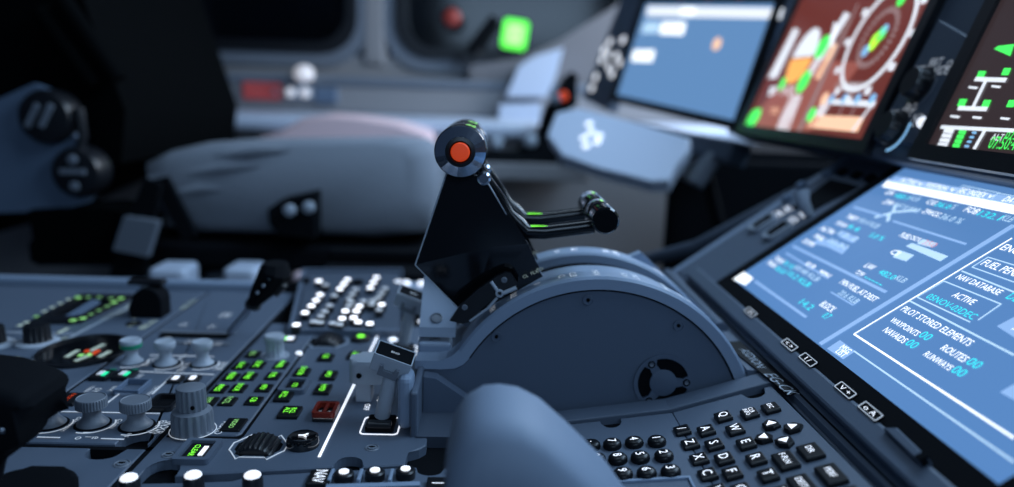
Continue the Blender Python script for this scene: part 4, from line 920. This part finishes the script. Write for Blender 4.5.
# outer blue display, canted towards the captain's seat
P0, P1 = onY(617, 95, 1.30), onY(735, 121, 1.0)
P2 = onY(646, 3.5, 1.30)
fo = frame(P0, P1-P0, P2-P0); OW = (P1-P0).length; OH = onF(fo, 646, 3.5).y
d1, s1 = display('plain blue display with a white title bar and short white fields', fo, OIS, OW, OH)
def q1(pts, m): return quad(s1, fo, pts, m, .0006, 'field')
q1([(646, 16), (648, 6), (784, 8), (781, 19)], TW); q1([(680, 15), (682, 7), (696, 7), (694, 16)], SCW)
q1([(641, 33), (645, 22), (660, 22), (657, 33)], SCL); q1([(659, 34), (662, 22), (686, 22), (683, 35)], SCW); q1([(631, 61), (634, 50), (655, 50), (652, 62)], SCW)
finish('spot', lathe([(.009, 0), (.009, .0008), (.006, .001)], 20, M=Matrix.Translation(onF(fo, 717, 44))), TP, s1)
for px in (682, 710, 741): finish('top_light', box((*onF(fo, px, 0).xy, .003), (.014, .006, .004)), RED, d1)
# outer bezel panel with clustered lights, left of the blue display
lp_ = thing('lighting_panel', 'dark panel with clustered pale legends beside the plain blue display', 'panel', fo)
finish('board', prism([(-.12, -.02), (-.016, -.03), (-.016, OH+.02), (-.09, OH+.02)], -.02, 0, .003), PANEL, lp_)
for px, py in ((623, 40), (610, 42), (608, 54), (617, 56), (602, 60), (609, 67), (612, 74), (596, 77), (592, 88), (604, 50), (620, 63)):
    p = onF(fo, px, py); finish('legend', lathe([(.007, 0), (.007, .0008), (.005, .0012)], 12, M=Matrix.Translation(p)), WHITE, lp_)
finish('outer_board', prism([(OW+.014, -.025), (-.13, -.045), (-.13, -.075), (OW+.014, -.055)], -.03, .004, .003), PANEL_D, lp_)
# centre display with landing gear page
d3f = frame(onY(928, 145, .54), (0, -1, 0), vdir)
d3, s3 = display('dark display page with white wheel gear lines and green marks', d3f, DKB)
def q3(pts, m): return quad(s3, d3f, pts, m, .0006, 'graphic')
def l3(a, b, wd, m=TW): return ln2(a, b, wd, m, s3, d3f)
l3((972, 109), (986, 80), .003); l3((975, 79), (1006, 80), .003); l3((958, 108), (987, 109), .003); l3((941, 127), (1014, 130.5), .0025); l3((974, 149), (985, 130), .003)
for px, py in ((981, 75), (1006, 72), (962, 103), (986, 104), (1011, 104)): q3([(px-5, py+3), (px-2, py-4), (px+5, py-4), (px+2, py+3)], TG)
for px, py in ((973, 87), (996, 86), (955, 116), (977, 117), (1005, 118)): q3([(px-5, py+1), (px-4, py-1), (px+5, py), (px+3, py+2)], TW)
for k in range(4): q3([(937+k*2, 146-k*4.5), (938.5+k*2, 142.5-k*4.5), (948+k*2, 143-k*4.5), (946.5+k*2, 147-k*4.5)], TW); q3([(952+k*2, 147-k*4.5), (953.5+k*2, 143.5-k*4.5), (960+k*2, 144-k*4.5), (958.5+k*2, 148-k*4.5)], TG); q3([(964+k*2.5, 147-k*4.5), (965+k*2.5, 145-k*4.5), (969+k*2.5, 145-k*4.5), (968+k*2.5, 147.5-k*4.5)], TB)
txtfit(s3, d3f, 'ALT', (990, 140), (1002, 141), TW, .0007); txtfit(s3, d3f, '0750', (1004, 139), (1020, 140), TG, .0007); txtfit(s3, d3f, '07:50:48', (987, 148), (1018, 150.5), TG, .0007, 1.4)
q3([(994, 49), (998, 46), (1014, 44), (1010, 56)], TG)
# knob strip between the two displays
kd = thing('display_dimmer_panel', 'dark strip with two black dimmer knobs between the displays', 'panel', fi_)
DX = .318
P = [onF(fi_, *p) for p in ((874, 140), (925, 146), (985, 46), (940, 20))]
finish('strip', prism([(p.x, p.y) for p in P], -.006, .001, .001), PANEL_D, kd)
for px, py in ((922, 86), (896, 129)):
    p = onF(fi_, px, py)
    k = finish('dimmer_knob', lathe([(.016, 0), (.0155, .002), (.013, .003), (.0125, .010), (.011, .0115)], 36, 12, .0015, (.0028, .0102), M=Matrix.Translation(p)), BLACK, kd, 40)
    finish('skirt_mark', ring_arc(p.x, p.y, .018, .020, -1.4, .3, .001, .0014), TB if py > 100 else GREY, k)
ln2((896, 100), (935, 101), .003, GREY, kd)
for px, py, s in ((918, 70, 'OFF'), (936, 62, 'BRT'), (944, 70, 'VIDEO'), (935, 74, 'L'), (952, 64, 'ON'), (893, 114, 'OFF'), (907, 112, 'BRT'), (911, 107, 'PFD'), (905, 118, '1'), (918, 118, 'ND'), (914, 122, '2')):
    p = onF(fi_, px, py, .0015); txt(kd, s, (p.x, p.y, .0013), .010, WHITE_D, 0)
p = onF(fi_, 926, 124); finish('white_light', lathe([(.0045, 0), (.0045, .004), (.003, .006)], 14, M=Matrix.Translation(p)), WHITE, kd)

# ================================================================== captain's side
SY = .98
seat = thing('pilot_seat', 'pilot seat with grey sheepskin cushion, black back and side knobs', 'seat', Matrix.Translation((-.28, SY+.22, FZ)))
so = Vector((-.28, SY+.22, FZ))
def sp_(px, py, y=SY): return onY(px, py, y)-so
def sloft(name, secs, m, smooth=60):
    """sections: list of (y, [(x,z)...]) closed rings"""
    bm = bmesh.new(); rows = [[bm.verts.new((x, y, z)) for x, z in ring] for y, ring in secs]
    for k in range(len(rows)-1):
        n = len(rows[k])
        for j in range(n): bm.faces.new((rows[k][j], rows[k][(j+1) % n], rows[k+1][(j+1) % n], rows[k+1][j]))
    bm.faces.new(rows[0]); bm.faces.new(rows[-1][::-1])
    return finish(name, bm, m, seat, smooth)
cush = [sp_(*p) for p in ((140, 165), (165, 152), (205, 143), (260, 139), (330, 138), (400, 137), (428, 140), (437, 155), (438, 200), (432, 233), (380, 238), (300, 235), (200, 233), (160, 228), (145, 200))]
cc = sum(cush, Vector())/len(cush)
def cs(f, dz=0): return [(cc.x+(p.x-cc.x)*f, cc.z+(p.z-cc.z)*f+dz) for p in cush]
y_ = cush[0].y
sloft('cushion', [(y_-.012, cs(.80)), (y_, cs(.96)), (y_+.02, cs(1.0)), (y_+.15, cs(.98, -.012)), (y_+.40, cs(.97, -.030)), (y_+.43, cs(.88, -.030))], FABRIC)
for k, (a, b) in enumerate((((150, 178), (300, 165)), ((155, 196), (250, 188)), ((180, 160), (330, 150)))):   # folds in the fleece
    a, b = sp_(*a), sp_(*b); m_ = (a+b)/2
    finish('fold', tube([(a.x, y_-.004, a.z), (m_.x, y_-.010, m_.z+.006), (b.x, y_-.004, b.z)], [.003, .008, .003], 8), FABRIC, seat, 60)
bol = [sp_(*p, SY+.40) for p in ((258, 138), (280, 131), (303, 118), (330, 114), (360, 116), (400, 122), (430, 132), (435, 145), (260, 145))]
sloft('side_bolster', [(bol[0].y-.02, [(p.x*.95, p.z*1.0-.006) for p in bol]), (bol[0].y, [(p.x, p.z) for p in bol]), (bol[0].y+.06, [(p.x, p.z) for p in bol])], FABRICW)
bk = [sp_(*p, SY+.43) for p in ((60, 215), (90, 150), (60, 60), (30, -60), (160, -80), (196, -10), (220, 60), (236, 105), (232, 142), (190, 158), (150, 175))]
sloft('backrest', [(y_-.0, [(p.x*.985, p.z) for p in bk]), (y_+.03, [(p.x, p.z) for p in bk]), (y_+.40, [(p.x, p.z) for p in bk]), (y_+.43, [(p.x*.985, p.z) for p in bk])], LEATHER, 50)
for a, b in (((40, 10), (95, 85)), ((62, 0), (118, 80))):
    a, b = sp_(*a, SY-.02), sp_(*b, SY-.02); finish('backrest_piping', tube([tuple(a), tuple(b)], .012, 8), LEATHER, seat, 50)
sh = [sp_(*p) for p in ((-80, 130), (0, 108), (54, 84), (68, 90), (92, 130), (112, 168), (114, 185), (104, 198), (80, 205), (-80, 212))]
finish('side_shell', prism([(p.x, p.z) for p in sh], sh[0].y-.045, sh[0].y-.03, ax='y'), SHELL, seat)
for px, py, r in ((48, 117, .033), (79, 172, .031)):
    p = sp_(px, py, SY-.05)
    k = finish('adjuster_knob', lathe([(r, -.02), (r, .004), (r*.9, .010), (r*.5, .012)], 36, 0, 0, None, Matrix.Translation(p) @ Matrix.Rotation(PI/2, 4, 'X')), BLACK, seat, 40)
    for dx in ((-.010, .006) if r > .032 else (0,)):
        finish('knob_bar', box((p.x+dx, p.y-.014, p.z+.002), (.006, .005, .030) if r > .032 else (.030, .005, .006), Matrix.Rotation(.5 if r > .032 else 0, 3, 'Y')), GREY, k)
    if r <= .032:
        for dz in (.016, -.016): finish('knob_dot', lathe([(.006, 0), (.006, .003), (.004, .004)], 12, M=Matrix.Translation((p.x, p.y-.011, p.z+dz)) @ Matrix.Rotation(PI/2, 4, 'X')), GREY, k)
finish('knob_lever', tube([tuple(sp_(79, 108, SY-.05)), tuple(sp_(83, 135, SY-.05)), tuple(sp_(80, 150, SY-.05))], .006, 8), BLACK, seat, 40)
ar = [sp_(*p, SY-.04) for p in ((38, 208), (110, 205), (152, 215), (152, 262), (46, 262))]
finish('armrest', prism([(p.x, p.z) for p in ar], ar[0].y-.02, ar[0].y+.05, ax='y'), LEATHER, seat)
# belt with grey buckle
st = [sp_(*p, SY-.07) for p in ((146, 178), (162, 184), (150, 250), (142, 292), (106, 292), (118, 250), (132, 210))]
belt = finish('seat_belt', prism([(p.x, p.z) for p in st], st[0].y-.004, st[0].y+.004, ax='y'), MATTE, seat)
bu = [sp_(*p, SY-.08) for p in ((126, 216), (160, 221), (149, 256), (115, 249))]
finish('buckle', prism([(p.x, p.z) for p in bu], bu[0].y-.006, bu[0].y+.006, ax='y'), GREY, belt)
st = [sp_(*p, SY-.05) for p in ((152, 180), (168, 176), (198, 235), (184, 240))]
finish('seat_belt', prism([(p.x, p.z) for p in st], st[0].y-.004, st[0].y+.004, ax='y'), MATTE, seat)
# control box on the cushion side
cb = [sp_(*p, SY-.03) for p in ((272, 207), (285, 198), (318, 191), (318, 236), (284, 232), (274, 222))]
cbx = finish('control_box', prism([(p.x, p.z) for p in cb], cb[0].y-.02, cb[0].y+.03, ax='y'), MATTE, seat)
for px, py in ((290, 210), (309, 207)):
    p = sp_(px, py, SY-.055); finish('pale_button', lathe([(.0075, 0), (.0075, .004), (.005, .006)], 16, M=Matrix.Translation(p) @ Matrix.Rotation(PI/2, 4, 'X')), LGREY, cbx, 40)
# seat pan and base
a, b = sp_(40, 236), sp_(445, 270)
finish('seat_pan', box(((a.x+b.x)/2, y_+.20, (a.z+b.z)/2), (b.x-a.x, .46, a.z-b.z), bev=.006), MATTE, seat)
for px in (200, 222, 310, 385):
    a = sp_(px, 268, SY+.05); finish('seat_leg', box((a.x, a.y, a.z/2), (.03, .05, a.z), bev=.004), MATTE if px != 222 else GREY, seat)
p = sp_(300, 283, SY-.04); 
finish('seat_handle', lathe([(.008, -.03), (.009, 0), (.008, .012), (.004, .015)], 14, M=Matrix.Translation(p)), FABRICW, seat, 40)
finish('base_box', box((-.02, .10, .10), (.40, .24, .20), bev=.01), MATTE, seat)

# side console below the windows
CYN = 1.46
cz = onY(420, 122, CYN).z
sc_ = thing('side_console', 'pale side console running under the dark windows', 'console', Matrix.Translation((-.1, 1.62, FZ)))
finish('console_body', box((-.15, .0, (cz-FZ-.03)/2), (1.7, .30, cz-FZ-.03), bev=.01), WALL, sc_)
finish('console_top', box((-.15, -.01, cz-FZ-.012), (1.7, .34, .030), bev=.012, seg=3), WALLW, sc_)
finish('sill', box((-.15, .135, cz-FZ+.035), (1.7, .05, .075), bev=.015, seg=3), WALL, sc_)
finish('sill_lip', box((-.15, .12, cz-FZ+.075), (1.7, .035, .02), bev=.006), GREY, sc_)
# objects on the console
p = onY(262, 91, 1.724); rt = thing('red_placard', 'red placard fixed on the pale sill under the window', 'placard', Matrix.Translation(p))
finish('plate', box((0, 0, 0), (.085, .010, .038), bev=.003), mat('tag_red', (.75, .10, .09), .6), rt); finish('rivet', lathe([(.006, 0), (.006, .004), (.003, .005)], 12, M=Matrix.Translation((.03, -.005, 0)) @ Matrix.Rotation(PI/2, 4, 'X')), STEEL, rt)
p = onY(299, 90, 1.720); hs = thing('sill_lamp', 'small white lamp with a round head next to the red placard', 'lamp', Matrix.Translation(p))
WL = mat('lamp_white', (.9, .85, .85), .5, emit=.35)
finish('lamp_base', box((0, 0, -.006), (.058, .016, .026), bev=.005), LGREY, hs); finish('lamp_arm', tube([(.006, 0, 0), (.012, -.012, .03)], .006, 10), LGREY, hs, 40)
finish('lamp_head', lathe([(.010, -.016), (.020, -.010), (.022, 0), (.018, .012), (.008, .018)], 20, M=Matrix.Translation((.016, -.016, .036))), WL, hs, 60)
for dx in (-.017, .015): finish('lamp_button', lathe([(.010, 0), (.010, .004), (.006, .006)], 16, M=Matrix.Translation((dx, -.008, -.006)) @ Matrix.Rotation(PI/2, 4, 'X')), WL, hs, 40)
p = onY(326, 95, 1.722); bb = thing('blue_placard', 'pale blue placard on the sill beside the small white lamp', 'placard', Matrix.Translation(p))
finish('plate', box((0, 0, 0), (.05, .012, .034), bev=.003), SHELL, bb); finish('plate_frame', box((0, .004, 0), (.056, .008, .040), bev=.003), GREY, bb)
# sidestick
p = onY(553, 122, 1.40)
ss = thing('side_stick', 'black side stick with a red button on its grip', 'side stick', Matrix.Translation((p.x, 1.40, cz-.02)))
t0 = onY(545, 140, 1.40); t1 = onY(552, 112, 1.40); t2 = onY(566, 98, 1.40); t3 = onY(570, 80, 1.40); t4 = onY(575, 74, 1.40)
ol = Vector((p.x, 1.40, cz-.02))
finish('stick_grip', tube([tuple(q-ol) for q in (t0, t1, t2, t3, t4)], [.020, .016, .024, .014, .008], 12), MATTE, ss, 50)
finish('boot', lathe([(.05, 0), (.045, .01), (.022, .03), (.016, .035)], 24, M=Matrix.Translation((t0-ol).to_3d()-Vector((0, 0, .02)))), MATTE, ss, 40)
q = onY(563, 96, 1.37)-ol; finish('red_button', lathe([(.009, 0), (.009, .006), (.006, .009)], 16, M=Matrix.Translation(q) @ Matrix.Rotation(PI/2, 4, 'X')), REDBTN, ss, 40)
q = onY(555, 99, 1.37)-ol; finish('trigger', lathe([(.010, 0), (.010, .010), (.006, .013)], 16, M=Matrix.Translation(q) @ Matrix.Rotation(PI/2, 4, 'X')), GREY, ss, 40)
for k, (px, py) in enumerate(((496, 142), (530, 140))):
    q = onY(px, py, 1.36); kk = thing('console_knob', ('small grey console knob nearer the lever grip', 'small grey console knob nearer the side stick')[k], 'knob', Matrix.Translation((q.x, 1.36, q.z-.03)))
    finish('knob_post', lathe([(.018, -.02), (.018, 0), (.008, .004), (.008, .02)], 20), MATTE, kk, 40); finish('knob_head', lathe([(.009, .018), (.013, .024), (.013, .034), (.009, .040)], 20), LGREY, kk, 40)
# shelf that carries the two knobs
q0, q1_ = onY(480, 152, 1.33), onY(560, 152, 1.33)
sh = thing('stick_shelf', 'dark shelf in front of the side stick', 'shelf', Matrix.Translation(((q0.x+q1_.x)/2, 1.37, q0.z)))
finish('shelf_top', box((0, 0, -.012), (q1_.x-q0.x+.10, .13, .020), bev=.004), MATTE, sh); finish('shelf_edge', box((0, -.062, -.03), (q1_.x-q0.x+.10, .012, .030), bev=.003), WALL, sh)
# bright wedge panel ahead of the stick
fw = frame(onY(552, 150, 1.12), onY(680, 180, .98)-onY(552, 150, 1.12), onY(575, 107, 1.20)-onY(552, 150, 1.12))
wp = thing('sliding_table', 'bright angled table panel with pale marks under the plain blue display', 'table', fw)
P = [onF(fw, *p) for p in ((547, 135), (562, 155), (600, 168), (650, 181), (668, 180), (676, 165), (688, 150), (690, 138), (640, 124), (580, 108), (556, 112))]
finish('panel', prism([(p.x, p.y) for p in P], -.02, 0, .003, 2), WALLW, wp)
for px, py in ((589, 124), (584, 138), (597, 142), (591, 132), (586, 146), (599, 136)):
    p = onF(fw, px, py); finish('pale_mark', lathe([(.006, 0), (.006, .001), (.004, .0015)], 14, M=Matrix.Translation(p)), WHITE, wp)
finish('side_rail', tube([tuple(onF(fw, 560, 160, -.02)), tuple(onF(fw, 655, 186, -.02))], .008, 10), GREY, wp, 50)
# pale corner liner closing the lower front corner of the side window
def wp_(px, py, y): p = onY(px, py, y); return (p.x, p.z)
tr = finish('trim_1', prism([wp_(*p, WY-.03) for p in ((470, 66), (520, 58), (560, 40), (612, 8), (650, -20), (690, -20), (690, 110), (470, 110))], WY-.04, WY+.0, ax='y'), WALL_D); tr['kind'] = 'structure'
wf = thing('corner_fairing', 'bright white fairing at the front corner of the side console', 'trim piece', Matrix.Translation((0, WY-.08, 0)))
finish('fairing', prism([wp_(*p, WY-.08) for p in ((506, 97), (519, 66), (535, 56), (563, 48), (556, 76), (546, 97))], -.010, .030, .003, ax='y'), WALLW, wf)
finish('fairing_foot', prism([wp_(*p, WY-.10) for p in ((498, 124), (500, 104), (541, 103), (539, 122))], -.04, .02, .004, ax='y'), WALLW, wf)
# glowing shapes put in for green and red spots in the window glass
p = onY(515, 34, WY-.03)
gl = thing('green_glow_plate', 'square green glowing plate with a small dark mark, added in the side window', 'sign', Matrix.Translation((p.x, WY-.02, p.z)) @ Matrix.Rotation(PI/2, 4, 'X') @ Matrix.Rotation(-.12, 4, 'Z') @ Matrix.Scale(.82, 4))
GL = mat('green_glow', (.1, .5, .1), .4, emit=1.3, ecol=(.10, 1, .03)); GL2 = mat('green_glow_pale', (.2, .5, .2), .4, emit=1.3, ecol=(.45, 1, .25))
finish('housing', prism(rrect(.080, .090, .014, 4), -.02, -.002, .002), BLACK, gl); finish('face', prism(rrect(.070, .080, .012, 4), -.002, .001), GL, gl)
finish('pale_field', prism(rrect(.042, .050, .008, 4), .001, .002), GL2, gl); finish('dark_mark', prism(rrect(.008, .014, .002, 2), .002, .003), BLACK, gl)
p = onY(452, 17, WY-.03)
rl_ = thing('red_glow_disc', 'dim red glowing disc added in the window beside the green glowing plate', 'lamp', Matrix.Translation((p.x, WY-.02, p.z)) @ Matrix.Rotation(PI/2, 4, 'X'))
finish('housing', lathe([(.026, -.02), (.026, -.002), (.022, 0)], 20), BLACK, rl_, 40); finish('lens', lathe([(.021, -.002), (.018, .004), (.008, .008)], 20), mat('red_glow', (.3, .04, .03), .4, emit=.1), rl_, 50)
# window latch bar
a, b = onY(470, 52, WY-.04), onY(496, 18, WY-.04)
wl = thing('window_latch', 'dark slanted latch bar across the side window', 'latch', Matrix.Translation((a.x, WY-.03, a.z)))
finish('bar', tube([(0, 0, 0), (b.x-a.x, 0, b.z-a.z)], .014, 10), MATTE, wl, 40); finish('latch_foot', box((0, .01, -.005), (.05, .02, .03), bev=.004), BLACK, wl)
# rudder pedal and bits in the footwell
p = onY(700, 168, 1.05)
rp_ = thing('rudder_pedal', 'grey rudder pedal plate in the dark footwell', 'pedal', Matrix.Translation((p.x, 1.05, p.z-.05)))
finish('pedal_plate', box((0, 0, .05), (.02, .075, .05), Matrix.Rotation(.5, 3, 'Y'), .004), GREY, rp_); finish('pedal_arm', tube([(.01, 0, .04), (.06, 0, -.10), (.07, 0, p.z*0-.35)], .009, 10), MATTE, rp_, 40)
# dark footwell housing in front of the pedals
fx = onY(667, 220, 1.12).x
fwh = thing('footwell_housing', 'black footwell housing below the instrument panel', 'housing', Matrix.Translation((fx+.2, 1.22, FZ)))
finish('side_cover', box((0, -.09, .33), (.40, .02, .66), bev=.006), MATTE, fwh)
finish('top_cover', box((0, .02, .665), (.40, .22, .02), bev=.006), MATTE, fwh)
# pale rail covers on the floor beside the seat
for k, (a, b, lab) in enumerate(((156, 194, 'pale blue seat rail cover below the grey belt buckle'), (229, 262, 'pale blue seat rail cover behind the speed brake lever'))):
    p, q = onY(a, 264, .90), onY(b, 300, .90)
    rc = thing('seat_rail_cover', lab, 'cover', Matrix.Translation(((p.x+q.x)/2, .90, FZ)), 'seat rail covers')
    finish('cover', box((0, 0, (p.z-FZ)/2), (q.x-p.x, .05, p.z-FZ), bev=.006), WALLW, rc)
    finish('cover_lip', box((0, -.024, p.z-FZ-.02), (q.x-p.x-.01, .006, .012), bev=.002), LGREY, rc)
